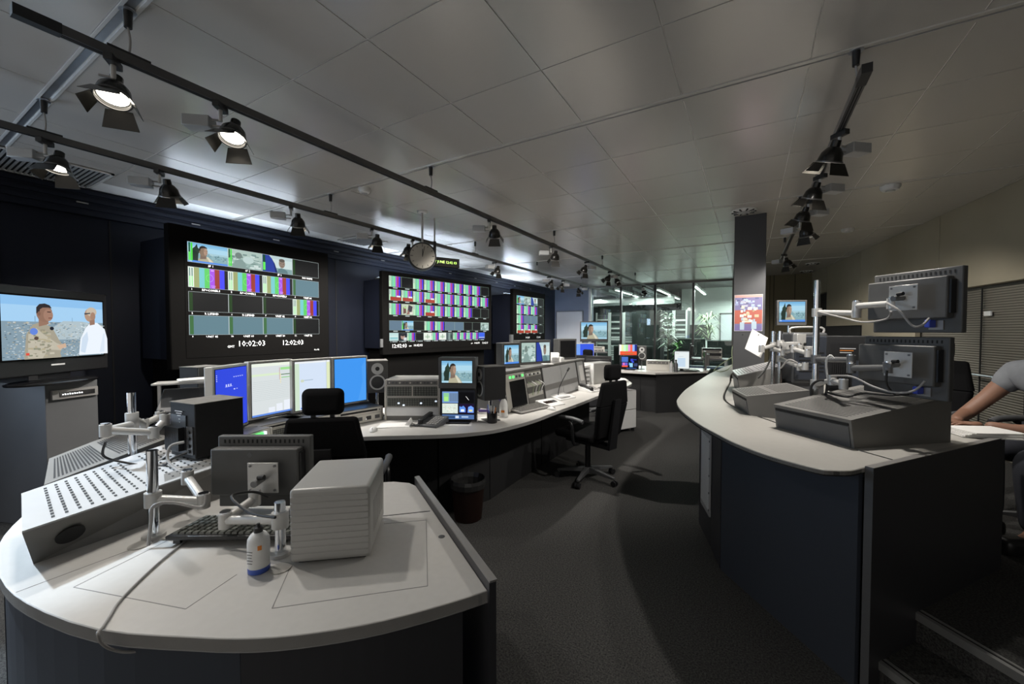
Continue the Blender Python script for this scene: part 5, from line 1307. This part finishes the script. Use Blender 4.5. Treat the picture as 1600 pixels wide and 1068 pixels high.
# white notice screwed on the counter front
d2 = Vector((-.30 + .19, 3.43 - 3.08)).normalized(); n2 = Vector((-d2.y, d2.x))
if n2.x > 0: n2 = -n2
w0 = Vector((-.19, 3.08)) + n2 * .0225; w1 = w0 + d2 * .26
nt_ = thing('notice_board', 'white framed board fixed to the side of the right counter', 'notice board', (w0.x, w0.y, .2), world=True)
MB().prism([tuple(w0), tuple(w1), tuple(w1 + n2 * .012), tuple(w0 + n2 * .012)], .21, .78).build('frame', 'console_pale', nt_, bevel=.002)
MB().prism([tuple(w0 + d2 * .02 + n2 * .012), tuple(w1 - d2 * .02 + n2 * .012), tuple(w1 - d2 * .02 + n2 * .014), tuple(w0 + d2 * .02 + n2 * .014)], .25, .75).build('sheet', 'white_plastic', nt_)
for k in range(5): MB().prism([tuple(w0 + d2 * .004 + n2 * .012), tuple(w0 + d2 * .012 + n2 * .012), tuple(w0 + d2 * .012 + n2 * .016), tuple(w0 + d2 * .004 + n2 * .016)], .25 + k * .12, .262 + k * .12).build('screw', 'slate', nt_)

IZ = CZ - .002
def wb(A, B, C, zf, zb, label, slots, mt='console_grey', ms='console_grey', flare=.022):
    A, B, C = [Vector(p) for p in (A, B, C)]; D = A + (C - B)
    v = (A - B).normalized(); u = (C - B).normalized()
    B4 = [(*p, IZ) for p in (B, C, D, A)]
    T4 = [(*(B - u * flare), zf), (*(C + u * .0), zb), (*(D + u * .0), zb), (*(A - u * flare), zf)]
    t, P, on = wedge('console_box', label, B4, T4, mt, ms, [], 0, slots)
    # dark shadow gap and drop panel on the front face
    a, b, c, d = P[0], P[3], P[4], P[7]
    def fpnt(s, h): return (a * (1 - s) + b * s) * (1 - h) + (c * (1 - s) + d * s) * h
    nn = Vector((-u.x, -u.y, 0))
    MB().hexa([fpnt(.03, .80), fpnt(.97, .80), fpnt(.97, .80) + nn * .003, fpnt(.03, .80) + nn * .003, fpnt(.03, .90), fpnt(.97, .90), fpnt(.97, .90) + nn * .003, fpnt(.03, .90) + nn * .003]).build('front_slot', 'slot_dark', t)
    MB().hexa([fpnt(.03, .04), fpnt(.97, .04), fpnt(.97, .04) + nn * .004, fpnt(.03, .04) + nn * .004, fpnt(.03, .78), fpnt(.97, .78), fpnt(.97, .78) + nn * .004, fpnt(.03, .78) + nn * .004]).build('front_plate', 'slate', t)
    return t
wb((.144, 2.795), (.441, 2.478), (.885, 2.868), 1.07, 1.165, 'large slotted grey console box at the near end of the right counter', 26)
wb((-.085, 3.45), (.012, 3.09), (.33, 3.06), 1.06, 1.13, 'middle slotted grey console box on the right counter', 20)
wb((-.12, 4.62), (-.06, 4.08), (.24, 4.10), 1.10, 1.20, 'far slotted grey console box on the right counter by the column', 14, 'console_pale')
# white sheet leaning behind the far box
q = at(1182, 536, 3.35)
ps = thing('paper_sheet', 'white punched sheet leaning on the far console box below the poster', 'paper', (q.x, q.y, q.z), 28, group='loose papers')
MB().box((0, 0, 0), (.15, .003, .20), Matrix.Rotation(R(30), 4, 'Y') @ Matrix.Rotation(R(-20), 4, 'X')).build('sheet', 'white_paper', ps)
for k in (-1, 1): MB().box((.065 * k - .04, -.004 + .02, .07), (.008, .004, .008)).build('punch_hole', 'slot_dark', ps)

# near pole with two monitors
mu = at(1430, 517, 2.0)
mA = monitor_back('upper grey monitor seen from behind with blue plug, right counter', (mu.x, mu.y, 1.492), .375, .305, -48.6, d=.055, plug=True)
mB = monitor_back('lower grey monitor seen from behind with blue plug, right counter', (mu.x - .03, mu.y + .02, 1.172), .375, .30, -48.6, d=.055, plug=True)
pb_ = (.36, 3.12)
pu = at(1411, 465, 1.93); pl_ = at(1403, 569, 1.95)
arm('tall chrome pole with three arms holding two monitors on the right counter', pb_, 1.815,
    [('arm_grey', [(pb_[0], pb_[1], 1.615), at(1338, 489, 2.25), at(1339, 478, 2.24), at(1394, 474, 1.98)]),
     ('arm_dark', [(pb_[0], pb_[1], 1.325), at(1330, 562, 2.22), at(1330, 575, 2.2), at(1388, 574, 1.99)]),
     ('arm_grey', [(pb_[0], pb_[1], 1.17), at(1300, 594, 2.28), at(1318, 600, 2.15)])], plate=[pu, pl_], plate_rot=-48.6, z0=IZ)
cable('white cable looping under the upper monitor', [at(1278, 487, 2.4), at(1320, 497, 2.3), at(1350, 503, 2.15), at(1385, 498, 2.0), at(1392, 486, 1.95)], .005, 'cable_grey')
cable('grey cable from the upper arm down to its blue plug', [at(1385, 473, 1.95), at(1405, 485, 1.88), at(1425, 508, 1.84), at(1440, 508, 1.82), at(1452, 497, 1.82)], .005, 'cable_grey')
cable('white cable arching over the lower arm', [at(1293, 592, 2.3), at(1291, 565, 2.28), at(1297, 555, 2.26), at(1303, 560, 2.25)], .0055, 'white_plastic')
cable('long pale cable running from the lower arm to the lower monitor plug', [at(1298, 587, 2.25), at(1330, 588, 2.15), at(1365, 604, 2.05), at(1400, 613, 1.95), at(1428, 610, 1.88), at(1445, 595, 1.85)], .005, 'cable_grey')
cable('black cables lying on top of the large console box', [at(1290, 612, 2.3), at(1320, 619, 2.2), at(1350, 614, 2.15), at(1390, 617, 2.05), at(1420, 615, 2.0)], .006)
cable('black cable hanging below the lower mount plate', [at(1386, 578, 1.97), at(1385, 598, 1.98), at(1392, 610, 1.98), at(1398, 616, 1.98)], .005)
cable('thick black cable loop around the foot of the tall pole', [at(1268, 625, 2.4), at(1268, 603, 2.4), at(1280, 594, 2.38), at(1292, 598, 2.34), at(1290, 618, 2.36)], .007)

# black loudspeaker behind the pole, back towards us
q = at(1290, 605, 2.72)
sr = thing('loudspeaker', 'big black loudspeaker seen from behind beside the tall pole, right counter', 'speaker', (q.x, q.y, IZ), -8, group='studio loudspeakers')
MB().bb(.02, .22, .02, .22, 0, .16).build('stand_block', 'slate', sr)
MB().bb(0, .24, 0, .27, .16, .53).build('cabinet', 'black_matte', sr, bevel=.005)
MB().bb(.02, .20, -.005, 0, .18, .48).build('rear_panel', 'black_plastic', sr)
for k in range(9): MB().bb(.025 + k * .011, .031 + k * .011, -.025, -.004, .20, .36).build('heat_sink_fin', 'black_plastic', sr)
MB().bb(.135, .19, -.007, -.003, .2, .37).build('connector_plate', 'navy_panel', sr)
for k, z in enumerate((.445, .432, .418)): MB().bb(.07, .15 - .01 * k, -.0065, -.004, z, z + .005).build('print_line', 'print_white' if k != 1 else 'orange_mark', sr)

# old tube monitor with carrying handle
q = at(1266, 548, 3.3)
cr = thing('tube_monitor', 'blue grey tube monitor with carrying handle behind the tall pole', 'monitor', (q.x, q.y, IZ + .13), 20)
MB().bb(-.13, .13, 0, .30, 0, .42).build('housing', 'slate', cr, bevel=.02, seg=3)
MB().bb(-.12, .12, -.02, .0, .03, .39).build('rear_cap', 'navy_panel', cr, bevel=.008)
MB().tube(smooth_line([(-.12, .06, .41), (-.11, .06, .46), (.11, .06, .46), (.12, .06, .41)], 4), .008).build('handle', 'arm_grey', cr, smooth=True)
MB().bb(-.12, .12, .03, .27, -.13, 0).build('stand', 'slate', cr)
for k in range(6): MB().bb(-.09, .09, -.023, -.019, .10 + k * .03, .11 + k * .03).build('vent_slot', 'slot_dark', cr)

# picture monitor on a far pole
q = at(1237, 508, 4.55)
monitor('flat black monitor with a man outdoors beside the column', (q.x, q.y, 1.565), .30, .285, 18, p_man(), bezel='monitor_grey', d=.05, margin=.02, chin=.02)
arm('thin pole carrying the picture monitor beside the column', (q.x - .02, q.y + .10), 1.70, [[(q.x - .02, q.y + .10, 1.66), (q.x - .01, q.y + .09, 1.66)]], z0=IZ)
# cluster of poles and empty arms over the middle box
pA_, pB_ = at(1208, 560, 3.45), at(1219, 560, 3.35)
arm('front chrome pole with two folded empty arms over the middle console box', (pB_.x, pB_.y), 1.50, [[(pB_.x, pB_.y, 1.40), at(1240, 545, 3.1), at(1262, 552, 2.95)], [(pB_.x, pB_.y, 1.27), at(1250, 573, 3.0), at(1258, 572, 2.9)]], z0=IZ)
arm('rear chrome pole with short arm left of the pole cluster', (pA_.x, pA_.y), 1.50, [[(pA_.x, pA_.y, 1.38), at(1190, 545, 3.2)], [(pA_.x, pA_.y, 1.35), at(1225, 550, 3.2), at(1250, 543, 3.1)]], z0=IZ)
cable('black cable dangling from the pole cluster', [at(1205, 548, 3.3), at(1203, 562, 3.3), at(1195, 578, 3.25), at(1185, 590, 3.2)], .007)
cable('pale cable looped over the empty lower arm', [at(1220, 575, 3.15), at(1232, 562, 3.1), at(1245, 566, 3.05), at(1254, 572, 3.0)], .006, 'cable_grey')
for k, (x, y, d, lab) in enumerate([(1236, 538, 3.15, 'small silver box with two black knobs on the pole cluster'), (1249, 535, 3.3, 'upright silver bracket box between pole cluster and tall pole'), (1265, 545, 3.0, 'silver clamp box just left of the tall pole')]):
    q = at(x, y, d)
    t = thing('clamp_box', lab, 'bracket', (q.x, q.y, q.z - .04), 25)
    MB().bb(-.05 + .015 * k, .05 - .015 * k, -.03, .03, 0, .06 + .05 * (k == 1)).build('body', 'arm_grey', t, bevel=.003)
    for s in (-1, 1): MB().cyl((s * .022, -.03, .03), (s * .022, -.042, .03), .010, n=12).build('knob', 'black_plastic', t, smooth=True)
# green cables at the far end of the counter
cable('thin green cable arching over the far end of the counter', [(-.42, 6.3, .945), (-.38, 6.6, .99), (-.25, 7.0, 1.08), (-.12, 7.3, 1.16), (-.02, 7.5, 1.20), (.02, 7.6, 1.1)], .006, 'green_cable')
cable('second green cable curled on the far end of the counter', [(-.12, 7.2, 1.12), (-.2, 6.9, 1.0), (-.27, 6.5, .945), (-.33, 6.2, .945), (-.40, 6.35, .945)], .006, 'green_cable')
cable('coiled green cable hanging beside the column', [(-.20, 6.9, .95), (-.16, 6.95, 1.25), (-.19, 6.9, 1.32), (-.22, 6.85, 1.2), (-.2, 6.8, .96)], .006, 'green_cable')
# ------------------------------------------------------------------ far desk inside the room
fd = thing('far_desk', 'pale desk with black front near the glass partition', 'desk', (-1.5, 8.2, 0), world=True)
top = [(-2.35, 7.55), (-1.45, 7.55), (-1.40, 7.62), (-.66, 8.35), (-.66, 9.0), (-2.35, 9.0)]
MB().prism(top, .715, .745).build('desk_top', 'desk_top', fd)
MB().strip([(-2.3, 7.75), (-1.75, 7.75)], -.02, 0, .715).build('front_panel', 'black_matte', fd)
MB().strip([(-1.46, 7.66), (-.70, 8.40)], -.02, 0, .715).build('front_panel', 'black_matte', fd)
MB().bb(-1.75, -1.46, 7.74, 7.76, 0, .715).build('front_panel', 'black_matte', fd)
monitor('flat monitor with bright colour bars and red banner on the far desk', (-2.03, 7.90, 1.026), .35, .22, 20, p_bars_red(), bezel='black_plastic', d=.05, margin=.01)
monitor('black monitor with blue and pink windows under the colour bars', (-1.99, 7.88, .755), .34, .27, 20, p_quad(), bezel='black_plastic', d=.05, margin=.012, foot=.008)
speaker('small studio speaker on the far desk right of the colour bars', (-1.80, 8.05, .93), 15, stand=.185)
rack('silver device box on the far desk in front of the glass', (-1.50, 8.05, .745), 8, .42, .19, .3, [('knobs', .07), ('blank', .11)], body='rack_panel', name='device_box')
for k, (x, y, m_, lab) in enumerate([(-1.23, 7.9, 'console_pale', 'white bottle beside the silver device box'), (-1.16, 7.95, 'slate', 'grey bottle with dark cap left of the page monitor')]):
    t = thing('bottle', lab, 'bottle', (x, y, .745))
    MB().lathe([(.035, 0), (.036, .14), (.02, .17), (.014, .18), (.014, .2)], n=18).build('body', m_, t, smooth=True)
    MB().cyl((0, 0, .2), (0, 0, .225), .017, n=14).build('cap', 'black_plastic', t, smooth=True)
monitor('upright monitor with a white page on the far desk', (-1.08, 8.10, .79), .27, .34, 14, p_page(), bezel='black_plastic', d=.05, margin=.01, foot=.043)
keyboard('dark keyboard below the page monitor on the far desk', (-.93, 8.15, .757), 40, .3, .12)
monitor_back('dark monitor seen edge on at the right end of the far desk', (-.74, 8.75, .745), .36, .36, 100, logo=False)
office_chair('black office chair between the rounded desk end and the far desk', (-2.28, 6.98), 150)
# television on a trolley by the pale door
q = at(928, 533, 9.1)
tv2 = thing('television', 'smaller television showing a man outdoors in front of the pale door', 'television', (q.x, q.y, 0), 22)
MB().bb(-.31, .31, 0, .07, 1.26, 1.72).build('housing', 'black_plastic', tv2, bevel=.008)
draw(p_man(banner=False), -.285, 1.325, .57, .37, -.002, 'picture', tv2)
MB().bb(-.05, .05, .02, .06, .3, 1.26).build('post', 'black_plastic', tv2)
MB().bb(-.3, .3, -.2, .25, .05, .09).build('trolley_base', 'black_plastic', tv2)
for sx in (-1, 1):
    for sy in (-.17, .22): MB().cyl((sx * .27, sy, 0), (sx * .27, sy, .05), .03, n=12).build('caster', 'black_plastic', tv2)
MB().bb(-.28, .28, -.26, .2, 1.02, 1.04).build('shelf', 'slate', tv2)
rack('grey player device on the trolley shelf under the smaller television', (q.x + .09, q.y - .20, 1.04), 22, .42, .12, .18, [('slot', .055), ('knobs', .055)], name='device_box')
# monitors at the far end of the main desk, seen from behind
monitor_back('black monitor seen from behind at the far end of the main desk, left one', (-2.44, 6.05, DZ), .46, .37, 36, m='black_plastic', logo=False)
monitor_back('black monitor seen from behind at the far end of the main desk, right one', (-2.06, 6.22, DZ), .40, .36, 10, m='black_plastic', logo=False)
monitor('small monitor with deep blue screen beyond the dark hood monitor', (-2.80, 7.55, 1.0), .42, .26, 40, [Q(0, 0, 1, 1, '#3a58d8'), Q(0, 0, .3, 1, '#6f98e0')], bezel='silver_bezel', d=.05, margin=.012, foot=.02)
fs = thing('side_cabinet', 'low dark cabinet under the deep blue monitor', 'cabinet', (-2.80, 7.65, 0), 40)
MB().bb(-.35, .35, -.15, .3, 0, .98).build('body', 'black_matte', fs)
for k in range(2): MB().bb(-.34 + k * .345, .0 + k * .345 - .005, -.16, -.15, .03, .95).build('door', 'dark_panel', fs)

# ------------------------------------------------------------------ machine room behind the glass
cm = struct(MB().bb(-7.5, 2.0, 12.3, 19.0, 3.2, 3.26).build('ceiling_machine_room', 'slate'), 'dark open ceiling of the machine room behind the glass')
struct(MB().bb(-7.5, -2.4, 18.9, 19.0, 0, 3.2).build('wall_machine_room', 'machine_dark'), 'dark rear wall of the machine room')
wm = struct(MB().bb(-2.38, 2.0, 17.6, 17.7, 0, 3.2).build('wall_machine_white', 'machine_wall'), 'pale green white wall of the machine room')
struct(MB().bb(-7.5, -7.4, 12.3, 19.0, 0, 3.2).build('wall_machine_left', 'machine_wall'), 'pale side wall of the machine room')
struct(MB().bb(.9, 1.0, 12.0, 17.6, 0, 3.2).build('wall_machine_right', 'machine_wall'), 'pale right side wall of the machine room')
d3 = struct(MB().bb(-.95, .0, 17.55, 17.6, 0, 2.15).build('door_2', 'door_white'), 'pale door in the machine room wall')
MB().bb(-.99, -.95, 17.53, 17.6, 0, 2.2).bb(.0, .04, 17.53, 17.6, 0, 2.2).bb(-.99, .04, 17.53, 17.6, 2.15, 2.2).build('door_frame', 'slate', d3)
MB().bb(-.42, -.1, 17.54, 17.55, 1.15, 1.75).build('door_window', 'slate', d3)
MB().bb(-2.38, -1.3, 17.57, 17.6, 1.15, 1.75).build('dark_board', 'machine_dark', wm)
def tube_light(label, x, y0, y1, z=2.78, w=.10):
    t = thing('ceiling_light', label, 'ceiling light', (x, y0, z), world=True, group='machine room tube lights')
    MB().bb(x - w / 2, x + w / 2, y0, y1, z, z + .06).build('housing', 'rail_white', t)
    MB().bb(x - w / 2 + .015, x + w / 2 - .015, y0 + .02, y1 - .02, z - .015, z).build('tube', 'tube_light', t)
    for y in (y0 + .2, y1 - .2): MB().cyl((x, y, z + .06), (x, y, 3.2), .006, n=6).build('suspension', 'cable_grey', t)
tube_light('bright strip light behind the glass, leftmost row, nearest', -3.6, 12.5, 14.4)
tube_light('bright strip light behind the glass, leftmost row, farthest', -3.6, 14.7, 17.0)
tube_light('bright strip light behind the glass, middle row, nearest', -2.45, 13.0, 15.2)
tube_light('bright strip light behind the glass, middle row, farthest', -2.45, 15.5, 17.4)
tube_light('bright strip light behind the glass, right row, nearest', -1.35, 12.5, 13.8)
tube_light('bright strip light behind the glass, right row, farthest', -1.35, 14.0, 15.6)
tube_light('bright strip light behind the glass near the column', -.25, 15.0, 17.3, 2.35)
for x, y, p_ in ((-3.0, 13.6, 170), (-1.2, 14.2, 150), (-.3, 16.0, 90), (-5.0, 15.5, 130)):
    area_light('machine_room_tubes', (x, y, 2.70), (0, 0, 0), .2, 2.2, p_, (.94, 1.0, .96))
def tray(label, a, b, w=.3):
    t = thing('cable_tray', label, 'cable tray', a, world=True, group='cable trays')
    a = Vector(a); b = Vector(b); d = (b - a).normalized(); n = Vector((-d.y, d.x, 0))
    for s in (-1, 1):
        p, q = a + n * s * w / 2, b + n * s * w / 2
        MB().hexa([p, q, q + n * .015, p + n * .015, p + Vector((0, 0, .08)), q + Vector((0, 0, .08)), q + n * .015 + Vector((0, 0, .08)), p + n * .015 + Vector((0, 0, .08))]).build('side_rail', 'tray_metal', t)
    L = (b - a).length
    for k in range(int(L / .4)):
        c = a + d * (.2 + .4 * k)
        MB().cyl(c - n * w / 2, c + n * w / 2, .012, n=6).build('rung', 'tray_metal', t)
    for k in range(3):
        c = a + d * L * (.15 + .35 * k); MB().cyl(c, (c.x, c.y, 3.2), .008, n=6).build('hanger', 'tray_metal', t)
tray('metal cable tray behind the glass running along above the server racks', (-6.0, 14.3, 2.42), (-2.2, 14.3, 2.42))
tray('metal cable tray behind the glass, deeper one', (-6.0, 16.0, 2.55), (-2.2, 16.0, 2.55))
tray('metal cable tray running away over the black cabinet', (-4.0, 12.6, 2.75), (-4.0, 18.0, 2.75))
tray('metal cable tray running away beside the middle strip lights', (-2.95, 12.6, 2.77), (-2.95, 18.0, 2.77))
du = MB().cyl((-6.5, 15.2, 2.62), (-2.3, 15.2, 2.62), .14, n=20).build('air_duct', 'white_plastic', smooth=True)
tag(du, 'fat pale pipe under the ceiling behind the glass', 'pipe')
def srack(label, x, y, w=.5, h=2.15, rows=26, m='rack_white'):
    t = thing('server_rack', label, 'server rack', (x, y, 0), 0, group='server racks behind the glass')
    MB().bb(0, w, .02, .7, 0, h).build('frame', 'machine_dark', t)
    for s in (0, w - .05): MB().bb(s, s + .05, -.01, .02, .02, h).build('post', m, t)
    r_ = random.Random(int(x * 100))
    for k in range(rows):
        z = .1 + k * (h - .15) / rows
        MB().bb(.06, w - .06, -.005, .02, z, z + (h - .15) / rows * .78).build('rack_unit', r_.choice(['machine_dark', 'tray_metal', 'machine_dark', 'slate', 'rack_white']), t)
    return t
for k, x in enumerate((-4.75, -4.25, -3.75, -3.25)):
    srack('white server rack behind the glass, %s of the left row' % ['leftmost', 'second', 'third', 'rightmost'][k], x, 14.0)
for k, x in enumerate((-2.62, -2.20)):
    srack('white server rack behind the glass right of the black cabinet, %s one' % ['left', 'right'][k], x, 14.5, .42, 2.2)
bc = thing('black_cabinet', 'tall black cabinet behind the glass between the server racks', 'cabinet', (-3.22, 13.0, 0), 0)
MB().bb(0, .86, 0, .7, 0, 2.15).build('body', 'black_matte', bc)
for k in range(2): MB().bb(.02 + k * .415, .425 + k * .415, -.015, 0, .05, 2.12).build('door', 'machine_dark', bc)
bd = thing('low_cabinet', 'dark low cabinet with equipment behind the glass', 'cabinet', (-3.0, 12.30, 0), 0)
MB().bb(-.6, .55, 0, .5, 0, 1.05).build('body', 'machine_dark', bd)
for k in range(2): MB().bb(-.58 + k * .57, -.03 + k * .57, -.015, 0, .03, 1.0).build('door', 'black_matte', bd)
t = thing('screen_panel_unit', 'dark glass partition screen below the pale wall behind the glass', 'partition', (-1.9, 13.6, 0), 0)
MB().bb(-.35, .75, 0, .04, 0, 1.25).build('board', 'machine_dark', t)
MB().bb(-.35, .75, -.01, .05, 1.25, 1.28).build('top_rail', 'tray_metal', t)
t = thing('screen_panel_unit', 'second dark partition screen behind the glass below the palm', 'partition', (-.75, 13.6, 0), 0)
MB().bb(-.35, .75, 0, .04, 0, 1.2).build('board', 'machine_dark', t)
MB().bb(-.35, .75, -.01, .05, 1.2, 1.23).build('top_rail', 'tray_metal', t)
def plant(label, x, y, h, n, spread, m, z0=.35, seed=1, leafw=.025):
    t = thing('potted_plant', label, 'plant', (x, y, 0), 0, group='potted plants behind the glass')
    MB().lathe([(.14, 0), (.19, .3), (.2, .32), (.17, .32), (.16, .28), (0, .28)], n=20).build('pot', 'slate', t, smooth=True)
    r_ = random.Random(seed)
    MB().tube([(0, 0, .28), (.01, .01, h * .6), (0, .02, h * .85)], [.02, .016, .008], 8).build('stem', 'trunk', t, smooth=True)
    for k in range(n):
        a = r_.random() * 6.28; zz = z0 + (h - z0) * (.25 + .75 * r_.random()); L = spread * (.5 + .5 * r_.random())
        c, s = math.cos(a), math.sin(a); up = .15 + .35 * r_.random(); w = leafw
        p0 = Vector((0, 0, zz)); p1 = p0 + Vector((c * L * .55, s * L * .55, up * L)); p2 = p0 + Vector((c * L, s * L, up * L * .3 - .1 * L)); sd_ = Vector((-s, c, 0)) * w
        MB().add([p0 - sd_ * .2, p0 + sd_ * .2, p1 + sd_, p1 - sd_, p2], [(0, 1, 2, 3), (3, 2, 4)]).build('leaf', m, t)
plant('tall pale green plant behind the glass in front of the racks', -2.10, 12.75, 2.0, 70, .38, 'leaf_pale', .5, 2, .04)
plant('bright green bushy plant low behind the glass', -1.75, 12.35, 1.15, 50, .25, 'leaf_bright', .3, 3)
plant('feathery palm behind the glass in front of the pale door', -1.15, 14.5, 1.95, 80, .6, 'leaf', .9, 5, .018)
# desk with devices between far desk and column
t = thing('side_desk', 'blue grey desk with black devices in front of the glass', 'desk', (-.95, 11.0, 0), world=True)
MB().bb(-1.55, -.42, 10.7, 11.4, .80, .83).build('desk_top', 'slate', t)
MB().bb(-1.45, -.5, 10.75, 11.35, .60, .62).build('lower_shelf', 'blue_desk', t)
for x in (-1.52, -.47):
    for y in (10.74, 11.36): MB().bb(x - .025, x + .025, y - .025, y + .025, 0, .80).build('leg', 'tray_metal', t)
for k in range(2):
    rack('black stacked device on the side desk, %s one' % ['lower', 'upper'][k], (-.78, 10.95, .83 + k * .13), 8, .44, .12, .3, [('black', .055), ('slot', .055)], body='black_plastic', name='device_box')
monitor_back('dark monitor seen nearly edge on at the side desk', (-1.25, 10.95, .83), .45, .36, 95, m='black_plastic', logo=False)
# ------------------------------------------------------------------ person seated behind the counter (partly outside the frame)
def skin_body(name, chains, m, parent, sub=2):
    verts = []; edges = []; rad = []
    for ch in chains:
        prev = None
        for (p, r) in ch:
            p = Vector(p); idx = None
            for i, v in enumerate(verts):
                if (v - p).length < 1e-5: idx = i; break
            if idx is None:
                verts.append(p); rad.append(r); idx = len(verts) - 1
            if prev is not None: edges.append((prev, idx))
            prev = idx
    me = bpy.data.meshes.new(name); me.from_pydata([tuple(v) for v in verts], edges, [])
    o = bpy.data.objects.new(name, me); COL.objects.link(o)
    md_ = o.modifiers.new('skin', 'SKIN'); md_.use_smooth_shade = True
    sv = me.skin_vertices[0].data if me.skin_vertices else None
    if sv is None:
        bpy.context.view_layer.objects.active = o
    for i, r in enumerate(rad):
        me.skin_vertices[0].data[i].radius = (r, r) if not isinstance(r, tuple) else r
    me.skin_vertices[0].data[0].use_root = True
    s = o.modifiers.new('sub', 'SUBSURF'); s.levels = sub; s.render_levels = sub
    dg = bpy.context.evaluated_depsgraph_get()
    nm = bpy.data.meshes.new_from_object(o.evaluated_get(dg)); nm.materials.clear(); nm.materials.append(MATS[m])
    bpy.data.objects.remove(o)
    for pz in nm.polygons: pz.use_smooth = True
    o2 = bpy.data.objects.new(name, nm); COL.objects.link(o2)
    if parent is not None: o2.parent = parent
    return o2
# local frame: person faces -Y, pelvis at origin height
def person():
    # the body faces the counter: pelvis at world (1.72, 3.78), platform .25
    P0 = Vector((1.70, 3.70, 0))
    t = thing('person', 'person in grey T-shirt seated behind the right counter, hand on papers', 'person', (P0.x, P0.y, .25), -62)
    z = -.25
    pel = (0, 0, .56)
    body = skin_body('body', [
        [(pel, .15), ((0, -.04, .72), .135), ((.02, -.12, .90), .15), ((.04, -.18, 1.00), .12), ((.09, -.22, 1.08), .055), ((.115, -.25, 1.14), .06), ((.15, -.28, 1.22), .092), ((.17, -.28, 1.30), .075)],
        [((.04, -.18, 1.00), .12), ((-.17, -.20, .99), .065), ((-.24, -.30, .82), .048), ((-.27, -.40, .71), .042), ((-.16, -.56, .70), .034), ((-.06, -.66, .71), .028)],
        [((.04, -.18, 1.00), .12), ((.21, -.20, .99), .065), ((.23, -.27, .82), .048), ((.24, -.38, .72), .042), ((.13, -.54, .70), .034), ((.05, -.63, .71), .028)],
        [(pel, .15), ((-.10, -.04, .53), .10), ((-.12, -.42, .52), .075), ((-.12, -.42, .48), .07), ((-.12, -.40, .10), .045), ((-.12, -.50, .045), .04)],
        [(pel, .15), ((.10, -.04, .53), .10), ((.12, -.42, .52), .075), ((.12, -.42, .48), .07), ((.12, -.40, .10), .045), ((.12, -.50, .045), .04)],
    ], 'skin', t)
    skin_body('t_shirt', [
        [((0, 0, .50), .17), ((0, -.04, .72), .155), ((.02, -.12, .90), .168), ((.04, -.18, 1.00), .135), ((.07, -.205, 1.05), .075)],
        [((.04, -.18, 1.00), .135), ((-.17, -.20, .99), .085), ((-.225, -.27, .87), .072)],
        [((.04, -.18, 1.00), .135), ((.21, -.20, .99), .085), ((.215, -.245, .87), .072)],
    ], 'shirt_grey', t)
    skin_body('trousers', [
        [((0, 0, .54), .175), ((-.10, -.04, .53), .115), ((-.12, -.43, .53), .09), ((-.12, -.43, .47), .085), ((-.12, -.40, .10), .065)],
        [((0, 0, .54), .175), ((.10, -.04, .53), .115), ((.12, -.43, .53), .09), ((.12, -.43, .47), .085), ((.12, -.40, .10), .065)],
    ], 'trousers', t)
    for sx in (-.12, .12):
        MB().bb(sx - .05, sx + .05, -.60, -.33, .0, .095).build('shoe', 'black_plastic', t, bevel=.03, seg=3)
    hr = MB()
    hr.lathe([(.088, -.02), (.104, .02), (.10, .07), (.07, .105), (0, .118)], (.155, -.262, 1.262), Matrix.Rotation(R(-16), 4, 'X'), 22)
    hr.build('hair', 'hair_dark', t, smooth=True)
    for s in (-1, 1):
        MB().lathe([(0, -.009), (.009, 0), (0, .009)], (.155 + s * .034, -.366, 1.255), n=10).build('eye', 'black_gloss', t, smooth=True)
        MB().lathe([(0, -.022), (.012, 0), (0, .022)], (.15 + s * .095, -.27, 1.24), n=10).build('ear', 'skin', t, smooth=True)
        # hands: palm with five fingers
        c = Vector((-.03, -.70, .705)) if s < 0 else Vector((.03, -.67, .705))
        w = Vector((-.06, -.66, .71)) if s < 0 else Vector((.05, -.63, .71))
        d = Vector((.35 * -s * -1, -1, 0)).normalized(); d = Vector((-.30 * s, -1, 0)).normalized(); n = Vector((-d.y, d.x, 0))
        ch = [[(w, .026), (w + d * .045, (.036, .017)), (w + d * .085, (.038, .015))]]
        h = skin_body('hand', ch, 'skin', t, 1)
        for k, L in enumerate((.062, .074, .080, .070)):
            b0 = w + d * .085 + n * (.030 - .020 * k) * 1
            skin_body('finger', [[(b0 - d * .02, .0095), (b0 + d * L * .45 + Vector((0, 0, .006)), .0088), (b0 + d * L * .8 + Vector((0, 0, -.004)), .008), (b0 + d * L + Vector((0, 0, -.014)), .007)]], 'skin', h, 1)
        th = w + d * .03 + n * .026 * -s
        skin_body('thumb', [[(th, .012), (th + d * .03 + n * .022 * -s, .0105), (th + d * .058 + n * .026 * -s - Vector((0, 0, .006)), .009)]], 'skin', h, 1)
    MB().add([(.138, -.372, 1.215), (.162, -.372, 1.215), (.15, -.368, 1.255), (.15, -.395, 1.218)], [(0, 3, 2), (3, 1, 2), (0, 1, 3)]).build('nose', 'skin', t)
    MB().bb(.128, .172, -.371, -.362, 1.188, 1.193).build('mouth', 'orange_plastic', t)
    return t
person()
office_chair('black office chair under the seated person behind the counter', (1.70, 3.80), -62, .25, head=False)
office_chair('black office chair just right of the two stacked monitors', (1.09, 4.30), -44, .25, head=True)
q = az(1530, 676, CZ + .01)
pt = thing('magazine_stack', 'stack of white magazines at the near corner of the right counter', 'magazines', (q.x, q.y, CZ - .001), 20)
for k in range(5): MB().box((.005 * k, .006 * (k % 2), .004 + .006 * k), (.25, .18, .005), rz(3 * k - 6)).build('magazine', 'white_paper', pt)
